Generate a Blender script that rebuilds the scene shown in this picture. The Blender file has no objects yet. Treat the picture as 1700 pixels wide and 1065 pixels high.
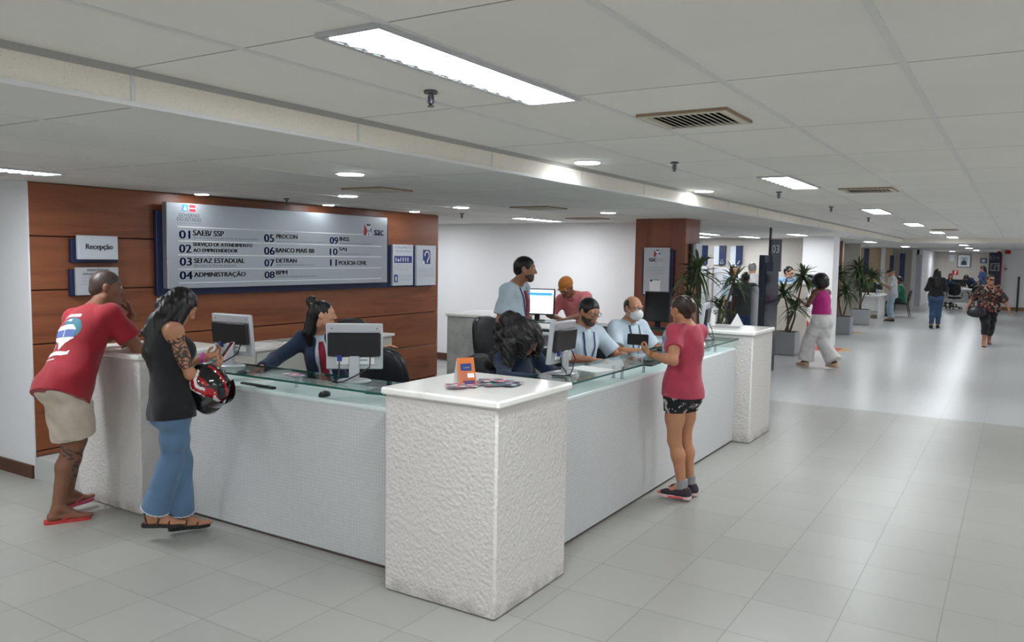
import bpy, math, random
import numpy as np
from mathutils import Vector, Matrix
S = bpy.context.scene
C = S.collection
rnd = random.Random(7)

# ------------------------------------------------------------------ camera
HCAM = 1.85
F_PX, YAW, PITCH, ROLL = 1344.71, 0.556813858, 0.0806374262, 0.0161346253
cy, sy, cp, sp = math.cos(YAW), math.sin(YAW), math.cos(PITCH), math.sin(PITCH)
fw, rt, up = Vector((-sy, cy, 0)), Vector((cy, sy, 0)), Vector((0, 0, 1))
FW = fw*cp - up*sp
U2 = up*cp + fw*sp
RT = rt*math.cos(ROLL) + U2*math.sin(ROLL)
UP = U2*math.cos(ROLL) - rt*math.sin(ROLL)
cam_data = bpy.data.cameras.new('camera')
cam_data.sensor_fit = 'HORIZONTAL'
cam_data.sensor_width = 36.0
cam_data.lens = 36.0*F_PX/1700.0
cam_data.clip_end = 200
cam = bpy.data.objects.new('camera', cam_data)
C.objects.link(cam)
M3 = Matrix((RT, UP, -FW)).transposed()
cam.matrix_world = Matrix.Translation((0, 0, HCAM)) @ M3.to_4x4()
S.camera = cam

# ------------------------------------------------------------------ world, exposure, light fixtures
WORLD = 0.42
w = bpy.data.worlds.new('world')
w.use_nodes = True
w.node_tree.nodes['Background'].inputs[0].default_value = (0.9, 0.95, 1, 1)
w.node_tree.nodes['Background'].inputs[1].default_value = WORLD
S.world = w
S.view_settings.view_transform = 'Standard'
S.view_settings.look = 'None'
S.view_settings.exposure = 0.70
S.view_settings.gamma = 1.0
S.view_settings.use_curve_mapping = False
S.cycles.use_denoising = True
S.cycles.max_bounces = 8
S.cycles.diffuse_bounces = 5
S.cycles.glossy_bounces = 3
S.cycles.transmission_bounces = 6
S.cycles.sample_clamp_indirect = 6.0
S.cycles.caustics_reflective = False
S.cycles.caustics_refractive = False
PANEL_POWER = 31.0
ZL, ZU, XB = 2.37, 2.50, -2.75        # lower ceiling, upper ceiling, beam face
# long recessed fluorescent fixtures in the upper ceiling (x centre, y0, y1)
UPPER_PANELS = [(-1.69, 1.80, 3.0), (-1.66, 6.5, 7.6), (-1.60, 10.9, 12.0), (-1.57, 15.1, 16.2), (-1.53, 19.2, 20.3), (-1.47, 23.0, 24.1),
                (1.5, 1.8, 3.0), (1.5, 6.5, 7.6), (1.5, 11.0, 12.1), (1.5, 16.0, 17.1), (1.5, 21.0, 22.1), (-1.69, -2.6, -1.4), (1.5, -2.6, -1.4),
                (3.3, 2.6, 3.8), (3.3, 6.5, 7.7)]  # after the corridor row: unseen fixtures added to fill in light from the hall
LOWER_PANELS = [(-5.75, 1.95, 3.15), (-5.84, 9.5, 10.55), (-5.55, 15.9, 17.1), (-6.5, 18.4, 19.4), (-5.3, 18.3, 19.4), (-3.85, 16.6, 17.6), (-3.4, 23.0, 24.0),
                (-1.39, 26.6, 27.6), (-1.5, 32.0, 33.0), (-3.3, 30.0, 31.0), (-5.2, 27.5, 28.5), (-1.5, 37.5, 38.5), (-2.6, 41.5, 42.5), (-5.75, -1.6, -0.4), (-3.9, -1.6, -0.4), (-8.3, 9.4, 10.4)]
DOWNLIGHTS = [(-2.55, 5.04, ZU), (-2.60, 7.62, ZU), (-3.74, 3.98, ZL), (-5.20, 5.50, ZL), (-6.38, 4.84, ZL), (-6.38, 6.45, ZL), (-6.27, 7.79, ZL), (-5.19, 7.25, ZL), (-4.09, 8.65, ZL)]

# ------------------------------------------------------------------ materials
MATS = {}
def srgb(c):
    return tuple((x/255/12.92 if x/255 <= 0.04045 else ((x/255+0.055)/1.055)**2.4) for x in c)
def mat(name, col=(200, 200, 200), rough=0.5, metal=0.0, spec=0.5, emit=None, alpha=1.0, trans=0.0, coat=0.0, ior=1.45, sss=0.0):
    if name in MATS: return MATS[name]
    m = bpy.data.materials.new(name); m.use_nodes = True
    b = m.node_tree.nodes['Principled BSDF']
    c = srgb(col)
    b.inputs['Base Color'].default_value = (*c, 1)
    b.inputs['Roughness'].default_value = rough
    b.inputs['Metallic'].default_value = metal
    b.inputs['Specular IOR Level'].default_value = spec
    b.inputs['Transmission Weight'].default_value = trans
    b.inputs['IOR'].default_value = ior
    b.inputs['Coat Weight'].default_value = coat
    if sss:
        b.inputs['Subsurface Weight'].default_value = sss
        b.inputs['Subsurface Scale'].default_value = 0.01
    if emit:
        b.inputs['Emission Color'].default_value = (*srgb(emit[0]), 1)
        b.inputs['Emission Strength'].default_value = emit[1]
    MATS[name] = m
    return m
class NT:
    """short-hand for wiring nodes"""
    def __init__(s, m): s.t = m.node_tree; s.b = s.t.nodes['Principled BSDF']
    def n(s, typ, **k):
        nd = s.t.nodes.new(typ)
        for a, v in k.items():
            if a.startswith('i_'):
                key = a[2:]
                nd.inputs[int(key) if key.isdigit() else key.replace('_', ' ')].default_value = v
            else: setattr(nd, a, v)
        return nd
    def l(s, a, b): s.t.links.new(a, b)
    def m(s, op, a, b=None):
        nd = s.t.nodes.new('ShaderNodeMath'); nd.operation = op
        for i, x in enumerate((a, b)):
            if x is None: continue
            if hasattr(x, 'links'): s.l(x, nd.inputs[i])
            else: nd.inputs[i].default_value = x
        return nd.outputs[0]
    def mix(s, f, a, b):
        nd = s.t.nodes.new('ShaderNodeMix'); nd.data_type = 'RGBA'
        for i, x in ((0, f), (6, a), (7, b)):
            if hasattr(x, 'links'): s.l(x, nd.inputs[i])
            elif isinstance(x, (int, float)): nd.inputs[i].default_value = x
            else: nd.inputs[i].default_value = (*srgb(x), 1)
        return nd.outputs[2]
    def pos(s): return s.n('ShaderNodeNewGeometry').outputs['Position']
    def noise(s, vec, scale, detail=3, rough=.5, vscale=None):
        if vscale:
            mp = s.n('ShaderNodeMapping'); mp.inputs['Scale'].default_value = vscale; s.l(vec, mp.inputs['Vector']); vec = mp.outputs[0]
        nd = s.n('ShaderNodeTexNoise'); nd.inputs['Scale'].default_value = scale; nd.inputs['Detail'].default_value = detail; nd.inputs['Roughness'].default_value = rough
        s.l(vec, nd.inputs['Vector']); return nd.outputs['Fac']
    def ramp(s, f, a, b):
        nd = s.n('ShaderNodeMapRange'); nd.inputs[1].default_value = a; nd.inputs[2].default_value = b
        s.l(f, nd.inputs[0]); return nd.outputs[0]
    def bump(s, h, strength, dist=0.01):
        nd = s.n('ShaderNodeBump'); nd.inputs['Strength'].default_value = strength; nd.inputs['Distance'].default_value = dist
        s.l(h, nd.inputs['Height']); s.l(nd.outputs[0], s.b.inputs['Normal'])
    def col(s, c): s.l(c, s.b.inputs['Base Color'])
    def rough(s, c): s.l(c, s.b.inputs['Roughness'])
def objcoord(t): return t.n('ShaderNodeTexCoord').outputs['Object']
def lines(t, v, pitch, off, half):
    """1 on a line of half-width half every pitch, else 0"""
    a = t.m('SUBTRACT', v, off - pitch/2)
    f = t.m('MODULO', t.m('ADD', a, pitch*400), pitch)
    d = t.m('ABSOLUTE', t.m('SUBTRACT', f, pitch/2))
    return t.m('LESS_THAN', d, half), t.m('FLOOR', t.m('DIVIDE', t.m('ADD', a, pitch*400.5), pitch))
def tile_mat(name, c1, c2, rough, px, ox, py, oy, half, linecol, bump=0.0, lw=.75, noise=0.0):
    m = mat(name, c1, rough); t = NT(m)
    sep = t.n('ShaderNodeSeparateXYZ'); t.l(t.pos(), sep.inputs[0])
    lx, ix = lines(t, sep.outputs[0], px, ox, half); ly, iy = lines(t, sep.outputs[1], py, oy, half)
    ln = t.m('MAXIMUM', lx, ly)
    cmb = t.n('ShaderNodeCombineXYZ'); t.l(ix, cmb.inputs[0]); t.l(iy, cmb.inputs[1])
    wn = t.n('ShaderNodeTexWhiteNoise'); wn.noise_dimensions = '2D'; t.l(cmb.outputs[0], wn.inputs['Vector'])
    base = t.mix(wn.outputs['Value'], c1, c2)
    n = t.noise(t.pos(), 1.3, 5, .6)
    base = t.mix(t.m('MULTIPLY', n, noise), base, tuple(int(x*.8) for x in c1))
    t.col(t.mix(t.m('MULTIPLY', ln, lw), base, linecol))
    return m, t, ln, sep
wood = mat('walnut_panel', (118, 66, 40), .38)
t = NT(wood)
def wood_nodes(t, vs, c1, c2, c3):
    p = t.pos()
    n1 = t.noise(p, 1.0, 8, .65, vs)
    n2 = t.noise(p, 1.0, 3, .5, tuple(v*.25 for v in vs))
    c = t.mix(t.ramp(n1, .3, .7), c1, c2)
    t.col(t.mix(t.ramp(n2, .45, .8), c, c3))
wood_nodes(t, (6, 2.2, 28), (148, 86, 54), (112, 62, 38), (160, 98, 64))
wood_v = mat('walnut_column', (112, 60, 40), .35); wood_nodes(NT(wood_v), (26, 26, 1.6), (138, 80, 56), (112, 62, 44), (148, 92, 68))
white_wall = mat('white_paint', (238, 236, 237), .6)
t = NT(white_wall); t.bump(t.noise(t.pos(), 220, 2), .06, .003)
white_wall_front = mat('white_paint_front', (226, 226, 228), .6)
cream_wall = mat('cream_paint', (192, 186, 177), .6)
beige_wall = mat('beige_paint', (206, 182, 152), .6)
plaster = mat('rough_plaster', (226, 219, 212), .75)
t = NT(plaster)
p = t.pos(); big = t.noise(p, 34, 4, .55); vo = t.n('ShaderNodeTexVoronoi'); vo.inputs['Scale'].default_value = 48; t.l(p, vo.inputs['Vector'])
t.bump(t.m('ADD', big, t.m('MULTIPLY', vo.outputs['Distance'], .5)), .5, .016)
sep = t.n('ShaderNodeSeparateXYZ'); t.l(p, sep.inputs[0])
grime = t.m('MULTIPLY', t.ramp(sep.outputs[2], .10, .0), t.ramp(t.noise(p, 9, 4), .35, .6))
smear = t.ramp(t.noise(p, 1.0, 5, .7, (5, 5, 1.6)), .66, .80)
t.col(t.mix(t.m('MAXIMUM', t.m('MULTIPLY', grime, .55), t.m('MULTIPLY', smear, .28)), (212, 207, 203), (112, 100, 90)))
marble = mat('cream_marble', (232, 228, 218), .22)
t = NT(marble); t.col(t.mix(t.ramp(t.noise(t.pos(), 6, 6, .7), .58, .75), (246, 244, 238), (222, 219, 212)))
granite = mat('grey_marble', (178, 180, 176), .35)
t = NT(granite); t.col(t.mix(t.ramp(t.noise(t.pos(), 7, 6, .7), .4, .65), (190, 192, 188), (160, 163, 160)))
mosaic = mat('white_mosaic', (205, 209, 212), .33)
t = NT(mosaic); sep = t.n('ShaderNodeSeparateXYZ'); t.l(t.pos(), sep.inputs[0])
hx = t.m('ADD', sep.outputs[0], sep.outputs[1])
l1, i1 = lines(t, hx, .022, 0, .0016); l2, i2 = lines(t, sep.outputs[2], .022, 0, .0016)
cmb = t.n('ShaderNodeCombineXYZ'); t.l(i1, cmb.inputs[0]); t.l(i2, cmb.inputs[1])
wn = t.n('ShaderNodeTexWhiteNoise'); wn.noise_dimensions = '2D'; t.l(cmb.outputs[0], wn.inputs['Vector'])
ln = t.m('MAXIMUM', l1, l2)
t.col(t.mix(ln, t.mix(wn.outputs['Value'], (210, 211, 211), (204, 205, 206)), (192, 193, 193)))
t.bump(t.m('SUBTRACT', t.m('MULTIPLY', wn.outputs['Value'], .3), ln), .35, .002)
worktop = mat('worktop_white', (226, 236, 235), .3)
chrome = mat('chrome', (200, 202, 205), .18, 1.0)
silver_sign = mat('brushed_silver', (178, 184, 190), .38, .75)
silver_paint = mat('silver_plastic', (190, 192, 196), .4, .25)
navy = mat('navy_board', (24, 36, 72), .45)
black_plastic = mat('black_plastic', (24, 25, 28), .45)
grey_plastic = mat('grey_plastic', (150, 152, 156), .5)
white_plastic = mat('white_plastic', (228, 228, 228), .4)
leather = mat('black_leather', (30, 32, 37), .35)
t = NT(leather); t.bump(t.noise(t.pos(), 260, 2), .12, .002)
ink_dark = mat('ink_grey', (62, 66, 72), .6)
ink_blue = mat('ink_blue', (42, 62, 128), .5)
ink_soft = mat('ink_soft_grey', (128, 132, 138), .6)
white_ink = mat('white_ink', (238, 240, 242), .6)
red_ink = mat('red_ink', (176, 44, 52), .6)
sky_ink = mat('sky_blue_ink', (52, 130, 176), .6)
paper = mat('paper_white', (236, 236, 234), .7)
ceil_mat, t, ln, sep = tile_mat('ceiling_tile', (238, 236, 231), (232, 230, 225), .85, .6, -.96, 1.18, 1.80, .004, (96, 92, 88), noise=.35)
t.bump(t.noise(t.pos(), 60, 3), .08, .004)
low_mat, t, ln, sep = tile_mat('ceiling_tile_low', (226, 225, 222), (219, 219, 216), .85, .655, -3.41, 1.25, 1.83, .005, (104, 101, 98), noise=.3)
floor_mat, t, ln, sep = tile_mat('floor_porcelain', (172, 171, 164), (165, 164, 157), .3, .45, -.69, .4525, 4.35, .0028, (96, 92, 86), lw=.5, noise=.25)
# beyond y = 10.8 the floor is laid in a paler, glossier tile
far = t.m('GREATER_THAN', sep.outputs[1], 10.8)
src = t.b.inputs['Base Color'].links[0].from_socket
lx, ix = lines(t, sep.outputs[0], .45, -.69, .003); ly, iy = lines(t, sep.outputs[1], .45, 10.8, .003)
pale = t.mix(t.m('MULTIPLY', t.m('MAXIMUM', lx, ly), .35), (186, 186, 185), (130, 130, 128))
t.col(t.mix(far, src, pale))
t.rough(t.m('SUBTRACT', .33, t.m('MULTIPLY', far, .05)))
def pane_mat(name, tint):
    # thin sheet: lets light straight through with a tint, mirrors at grazing angles
    m = bpy.data.materials.new(name); m.use_nodes = True; nt = m.node_tree; nt.nodes.clear()
    out = nt.nodes.new('ShaderNodeOutputMaterial'); mx = nt.nodes.new('ShaderNodeMixShader'); tr = nt.nodes.new('ShaderNodeBsdfTransparent'); gl = nt.nodes.new('ShaderNodeBsdfGlossy'); fr = nt.nodes.new('ShaderNodeLayerWeight'); pw = nt.nodes.new('ShaderNodeMath'); pw.operation = 'POWER'; pw.inputs[1].default_value = 4.0; ma = nt.nodes.new('ShaderNodeMath'); ma.operation = 'MULTIPLY_ADD'; ma.inputs[1].default_value = .75; ma.inputs[2].default_value = .035
    tr.inputs[0].default_value = (*tint, 1); gl.inputs['Roughness'].default_value = .03; fr.inputs['Blend'].default_value = .5; nt.links.new(fr.outputs['Facing'], pw.inputs[0]); nt.links.new(pw.outputs[0], ma.inputs[0])
    nt.links.new(ma.outputs[0], mx.inputs[0]); nt.links.new(tr.outputs[0], mx.inputs[1]); nt.links.new(gl.outputs[0], mx.inputs[2]); nt.links.new(mx.outputs[0], out.inputs['Surface'])
    return m
glass = pane_mat('green_glass', (.88, .95, .93))
glass_edge = mat('glass_edge', (30, 92, 80), .15)
emit_panel = mat('fluorescent_glow', (255, 255, 255), .5, emit=((244, 250, 255), PANEL_POWER))
emit_far = mat('fluorescent_soft', (255, 255, 255), .5, emit=((244, 250, 255), PANEL_POWER*.8))
emit_down = mat('downlight_glow', (255, 255, 255), .5, emit=((244, 250, 255), PANEL_POWER*1.5))

# ------------------------------------------------------------------ mesh helpers
class MB:
    """collects shapes; build() links them as one mesh object"""
    def __init__(s): s.v = []; s.f = []; s.mi = []; s.cur = 0
    def mat(s, i): s.cur = i; return s
    def add(s, vs, fs):
        o = len(s.v); s.v += [tuple(map(float, x)) for x in vs]
        for f in fs: s.f.append([o+i for i in f]); s.mi.append(s.cur)
        return s
    def box(s, a, b, M=None, bev=0.0):
        x0, y0, z0 = a; x1, y1, z1 = b
        if x0 > x1: x0, x1 = x1, x0
        if y0 > y1: y0, y1 = y1, y0
        if z0 > z1: z0, z1 = z1, z0
        if bev > 0:
            e = min(bev, .49*min(x1-x0, y1-y0, z1-z0))
            vs = []; idx = {}
            for i, X in enumerate((x0, x1)):
                for j, Y in enumerate((y0, y1)):
                    for k, Z in enumerate((z0, z1)):
                        sx, sy_, sz = (1 if i == 0 else -1), (1 if j == 0 else -1), (1 if k == 0 else -1)
                        for a_ in range(3):
                            d = [e*sx, e*sy_, e*sz]; d[a_] = 0
                            idx[(i, j, k, a_)] = len(vs); vs.append((X+d[0], Y+d[1], Z+d[2]))
            fs = []
            for a_ in range(3):
                o1, o2 = [q for q in range(3) if q != a_]
                for side in (0, 1):
                    q = []
                    for u, v in ((0, 0), (1, 0), (1, 1), (0, 1)):
                        c = [0, 0, 0]; c[a_] = side; c[o1] = u; c[o2] = v; q.append(idx[(*c, a_)])
                    fs.append(q)
                # edges along axis a_
                for u in (0, 1):
                    for v in (0, 1):
                        c0 = [0, 0, 0]; c0[o1] = u; c0[o2] = v; c1 = list(c0); c1[a_] = 1
                        fs.append([idx[(*c0, o1)], idx[(*c0, o2)], idx[(*c1, o2)], idx[(*c1, o1)]])
            for i in (0, 1):
                for j in (0, 1):
                    for k in (0, 1): fs.append([idx[(i, j, k, q)] for q in range(3)])
        else:
            vs = [(x0, y0, z0), (x1, y0, z0), (x1, y1, z0), (x0, y1, z0), (x0, y0, z1), (x1, y0, z1), (x1, y1, z1), (x0, y1, z1)]
            fs = [(0, 3, 2, 1), (4, 5, 6, 7), (0, 1, 5, 4), (1, 2, 6, 5), (2, 3, 7, 6), (3, 0, 4, 7)]
        if M is not None: vs = [M @ Vector(x) for x in vs]
        return s.add(vs, fs)
    def tube(s, pts, r, n=8, cap=True):
        pts = [Vector(p) for p in pts]; rs = r if isinstance(r, (list, tuple)) else [r]*len(pts)
        rings = []; prev = None
        for i, p in enumerate(pts):
            d = (pts[min(i+1, len(pts)-1)] - pts[max(i-1, 0)]).normalized()
            if prev is None: a = d.orthogonal().normalized()
            else:
                a = prev - d*prev.dot(d)
                a = a.normalized() if a.length > 1e-6 else d.orthogonal().normalized()
            prev = a; b = d.cross(a)
            rings.append([p + (a*math.cos(2*math.pi*j/n) + b*math.sin(2*math.pi*j/n))*rs[i] for j in range(n)])
        vs = [v for q in rings for v in q]; fs = []
        for i in range(len(pts)-1):
            for j in range(n): fs.append((i*n+j, i*n+(j+1) % n, (i+1)*n+(j+1) % n, (i+1)*n+j))
        if cap: fs += [tuple(range(n-1, -1, -1)), tuple((len(pts)-1)*n+j for j in range(n))]
        return s.add(vs, fs)
    def lathe(s, prof, c=(0, 0, 0), n=20, M=None):
        """prof: (radius, z) from bottom to top"""
        vs = []; fs = []
        for r, z in prof:
            for j in range(n): vs.append((c[0]+r*math.cos(2*math.pi*j/n), c[1]+r*math.sin(2*math.pi*j/n), c[2]+z))
        for i in range(len(prof)-1):
            for j in range(n): fs.append((i*n+j, i*n+(j+1) % n, (i+1)*n+(j+1) % n, (i+1)*n+j))
        fs += [tuple(range(n-1, -1, -1)), tuple((len(prof)-1)*n+j for j in range(n))]
        if M is not None: vs = [M @ Vector(x) for x in vs]
        return s.add(vs, fs)
    def prism(s, poly, M, d):
        """2D polygon extruded by d along local z of M"""
        n = len(poly)
        vs = [M @ Vector((x, y, 0)) for x, y in poly] + [M @ Vector((x, y, d)) for x, y in poly]
        fs = [tuple(range(n-1, -1, -1)), tuple(range(n, 2*n))] + [(i, (i+1) % n, n+(i+1) % n, n+i) for i in range(n)]
        return s.add(vs, fs)
    def quad(s, a, b, c, d): return s.add([a, b, c, d], [(0, 1, 2, 3)])
    def build(s, name, mats, parent=None, smooth=False, org=None):
        me = bpy.data.meshes.new(name)
        vs = s.v
        if org is not None: vs = [(x-org[0], y-org[1], z-org[2]) for x, y, z in vs]
        me.from_pydata(vs, [], s.f)
        ms = mats if isinstance(mats, (list, tuple)) else [mats]
        for m in ms: me.materials.append(m)
        if len(ms) > 1: me.polygons.foreach_set('material_index', s.mi)
        if smooth:
            me.polygons.foreach_set('use_smooth', [True]*len(me.polygons))
            if smooth != 'all': me.set_sharp_from_angle(angle=math.radians(40))
        me.update()
        o = bpy.data.objects.new(name, me); C.objects.link(o)
        if parent is not None: o.parent = parent
        elif org is not None: o.location = org
        return o
def tag(o, label=None, cat=None, group=None, kind=None):
    if label: o['label'] = label
    if cat: o['category'] = cat
    if group: o['group'] = group
    if kind: o['kind'] = kind
    return o
def thing(name, loc, label, cat, group=None, rz=0.0):
    o = bpy.data.objects.new(name, None); o.empty_display_size = .1; C.objects.link(o)
    o.location = loc; o.rotation_euler = (0, 0, rz)
    return tag(o, label, cat, group)
def struct(name, mb, m, label=None, **k):
    o = mb.build(name, m, **k); o['kind'] = 'structure'
    if label: o['label'] = label
    return o
def copy_tree(o, parent=None):
    c = o.copy(); C.objects.link(c)
    if parent is not None: c.parent = parent
    for ch in list(o.children): copy_tree(ch, c)
    return c
def frame(o, r, u):
    """matrix with local x = r, y = u, z = r x u at o"""
    r = Vector(r).normalized(); u = Vector(u); u = (u - r*u.dot(r)).normalized(); n = r.cross(u)
    M = Matrix((r, u, n)).transposed().to_4x4(); M.translation = Vector(o); return M
FONT_CACHE = {}
def text_shape(s, ext=.0006):
    """the outline mesh of a string, its box scaled to 1 x 1"""
    if s in FONT_CACHE: return FONT_CACHE[s]
    cu = bpy.data.curves.new('t', 'FONT'); cu.body = s; cu.resolution_u = 3
    o = bpy.data.objects.new('t', cu); C.objects.link(o)
    dg = bpy.context.evaluated_depsgraph_get(); dg.update()
    me = bpy.data.meshes.new_from_object(o.evaluated_get(dg))
    vs = np.array([v.co[:] for v in me.vertices]); fs = [tuple(p.vertices) for p in me.polygons]
    bpy.data.objects.remove(o); bpy.data.curves.remove(cu); bpy.data.meshes.remove(me)
    lo, hi = vs.min(0), vs.max(0)
    vs = (vs - lo)[:, :2]/np.maximum((hi-lo)[:2], 1e-6)
    FONT_CACHE[s] = (vs, fs); return vs, fs
def text(mb, s, M, x0, y0, wd, ht, lift=.0012):
    """writes s into the box x0,y0,wd,ht of the plane M (x right, y up, z out of the plane)"""
    vs, fs = text_shape(s)
    mb.add([M @ Vector((x0+wd*a, y0+ht*b, lift)) for a, b in vs], fs)
def rbox(w_, h_, r, n=4):
    """rounded rectangle centred at 0"""
    out = []
    for cx, cy_, a0 in ((w_/2-r, h_/2-r, 0), (-w_/2+r, h_/2-r, 90), (-w_/2+r, -h_/2+r, 180), (w_/2-r, -h_/2+r, 270)):
        for i in range(n+1):
            a = math.radians(a0+90*i/n); out.append((cx+r*math.cos(a), cy_+r*math.sin(a)))
    return out
# ------------------------------------------------------------------ room shell
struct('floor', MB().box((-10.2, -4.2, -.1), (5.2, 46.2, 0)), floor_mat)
pm = mat('platform_grey', (186, 188, 186), .55)
struct('floor_platform', MB().box((-6.62, 3.415, 0), (-5.9, 3.6, .17)).box((-6.62, 3.6, 0), (-2.5, 8.05, .17)), pm)
struct('ceiling_main', MB().box((XB, -4.2, ZU), (5.2, 24.7, ZU+.1)), ceil_mat)
beam_mat = mat('beam_fibre', (222, 212, 198), .85)
t = NT(beam_mat); t.col(t.mix(t.ramp(t.noise(t.pos(), 130, 4, .7), .55, .75), (236, 228, 217), (208, 197, 182)))
mb = MB().mat(0).box((-10.2, -4.2, ZL), (XB-.05, 46.2, ZL+.15)).box((XB-.05, 24.72, ZL), (5.2, 46.2, ZL+.15))
mb.mat(1).box((XB-.05, -4.2, ZL+.001), (XB, 24.7, ZU+.05)).box((XB-.05, 24.7, ZL+.001), (5.2, 24.75, ZU+.05))
struct('ceiling_low', mb, [low_mat, beam_mat])
trim_w = mat('trim_white', (214, 214, 212), .5)
trim_g = mat('trim_grey', (168, 166, 162), .6)
mb = MB().box((XB-.03, -4.2, ZL-.006), (XB+.012, 24.7, ZL+.012))
mb.box((XB-.03, 24.69, ZL-.006), (5.2, 24.72, ZL+.012))
struct('trim_1', mb, trim_w)
struct('trim_2', MB().box((XB-.001, -4.2, ZU-.026), (XB+.004, 24.7, ZU)), trim_g)
mb = MB()
for k in range(-4, 19): mb.box((XB-.001, 1.80+1.18*k-.008, ZL+.012), (XB+.003, 1.80+1.18*k+.008, ZU-.026))
struct('trim_3', mb, trim_w)
mb = MB()
for k in range(-2, 10): mb.box((-.96+.6*k-.012, -4.2, ZU-.005), (-.96+.6*k+.012, 24.68, ZU))
struct('trim_4', mb, trim_w)
mb = MB()
for k in range(-9, 1): mb.box((-3.41+.655*k-.008, -4.2, ZL-.003), (-3.41+.655*k+.008, 24.6, ZL))
struct('trim_5', mb, trim_w)
# walls
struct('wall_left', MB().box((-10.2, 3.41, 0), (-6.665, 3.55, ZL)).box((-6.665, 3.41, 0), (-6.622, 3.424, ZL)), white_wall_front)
brown_base = mat('brown_skirting', (84, 52, 36), .5)
struct('baseboard_left', MB().box((-10.2, 3.39, 0), (-6.625, 3.41, .105)), brown_base)
struct('wall_partition', MB().box((-6.72, 3.55, 0), (-6.66, 8.72, ZL)), white_wall)
mb = MB()
zs = [.178, .216, .648, 1.08, 1.512, 1.944, ZL]
for a, b in zip(zs, zs[1:]):
    if b-a > .1: mb.box((-6.66, 3.425, a+(.005 if a > .2 else 0)), (-6.62, 8.73, b-.005), bev=.003)
    else: mb.box((-6.66, 3.425, a), (-6.62, 8.73, b-.004))
struct('wall_wood', mb, wood)
struct('trim_6', MB().box((-6.658, 3.44, .178), (-6.632, 8.71, ZL)), mat('groove_dark', (40, 24, 16), .8))
mb = MB()
for z in (.648, 1.08, 1.512, 1.944): mb.box((-6.655, 8.731, z-.012), (-6.628, 8.75, z+.012))
struct('trim_7', mb, trim_w)
struct('wall_back', MB().box((-10.2, 11.3, 0), (-4.44, 11.45, ZL)), white_wall)
struct('baseboard_back', MB().box((-10.2, 11.28, .02), (-4.44, 11.3, .14)), brown_base)
struct('wall_column_wood', MB().box((-4.43, 10.25, 0), (-3.72, 10.8, ZL), bev=.004), wood_v)
struct('wall_office', MB().box((-10.2, 20, 0), (-3.98, 20.15, ZL)), cream_wall)
struct('wall_column_white', MB().box((-3.97, 18.2, 0), (-3.34, 18.85, ZL)), white_wall)
struct('wall_strip_brown', MB().box((-4.45, 22.8, 0), (-3.955, 22.95, ZL)), mat('rosy_brown', (150, 122, 106), .5))
struct('wall_passage', MB().box((-6.6, 26, 0), (-4.02, 26.12, ZL)), cream_wall)
struct('wall_beige', MB().box((-7.5, 34, 0), (-4.13, 34.12, ZL)), beige_wall)
struct('wall_pilaster', MB().box((-4.48, 33.8, 0), (-4.34, 33.995, ZL)), white_wall)
struct('wall_cream', MB().box((-4.6, 38, 0), (-3.83, 38.12, ZL)), cream_wall)
struct('wall_corridor', MB().box((-3.6, 38.4, 0), (-3.46, 44, ZL)).box((-3.83, 38.05, 0), (-3.7, 38.4, ZL)), white_wall)
struct('door_1', MB().box((-3.70, 38.1, 0), (-3.47, 38.14, 2.15)), mat('door_grey', (196, 200, 206), .4))
struct('wall_far', MB().box((-7.5, 44, 0), (5.2, 44.2, ZL)), cream_wall)
struct('wall_block', MB().box((-.57, 37, 0), (5.2, 44, ZL)), white_wall)
struct('baseboard_block', MB().box((-.57, 36.98, .02), (5.2, 37, .16)), mat('oak_skirting', (150, 104, 70), .5))
struct('door_2', MB().box((.0, 36.965, 0), (.07, 36.98, 1.35)), mat('door_dark', (60, 62, 64), .5))
struct('trim_8', MB().box((-2.96, 43.985, 0), (-2.95, 44.0, 2.1)).box((-3.46, 43.985, 2.1), (-2.95, 44, 2.11)), trim_g)
struct('wall_outer', MB().box((-10.2, -4.05, 0), (-10.05, 3.41, ZL)).box((-10.2, 3.55, 0), (-10.05, 20, ZL)).box((-7.5, 20.15, 0), (-7.4, 44, ZL)), white_wall)

# ------------------------------------------------------------------ ceiling fixtures
alu = mat('louvre_aluminium', (200, 202, 204), .35, .5)
def fixture(x, y0, y1, z, wd, label, group, blades=0):
    r = thing('ceiling_light', (x, (y0+y1)/2, z), label, 'ceiling light', group)
    L = (y1-y0)/2; W = wd/2
    mb = MB()
    for a, b in (((-W-.02, -L-.02, -.014), (-W, L+.02, 0)), ((W, -L-.02, -.014), (W+.02, L+.02, 0)), ((-W, -L-.02, -.014), (W, -L, 0)), ((-W, L, -.014), (W, L+.02, 0))): mb.box(a, b)
    mb.build('frame', alu, r)
    MB().box((-W+.001, -L+.001, -.008), (W-.001, L-.001, -.002)).build('diffuser', emit_far if y0 > 14.5 else emit_panel, r)
    if blades:
        for sx in (-1,):
            pts = [(-L+.001, 0)]
            for q in range(blades):
                y_ = -L+.001+q*(2*L-.002)/blades; pts += [(y_+.004, -.010), (y_+.9*(2*L-.002)/blades, -.002)]
            pts += [(L-.001, 0)]
            MB().prism(pts, frame((sx*(W-.010)-.009, 0, -.0082), (0, 1, 0), (0, 0, 1)), .018).build('side_reflector', alu, r)
    return r
uplab = ['long bright fluorescent ceiling light above the counter, largest in view', 'fluorescent ceiling light over the corridor, second from the counter', 'fluorescent ceiling light over the corridor, third from the counter',
         'fluorescent ceiling light over the corridor, fourth from the counter', 'fluorescent ceiling light over the corridor, fifth from the counter', 'last corridor ceiling light before the cross beam']
for i, (x, y0, y1) in enumerate(UPPER_PANELS):
    fixture(x, y0, y1, ZU, .215, uplab[i] if i < 6 else 'added fluorescent fill light outside the view, over the open hall', 'fluorescent lights in the raised ceiling' if i < 6 else 'hall lights out of view', 14 if i == 0 else (8 if i < 3 else 0))
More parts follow.
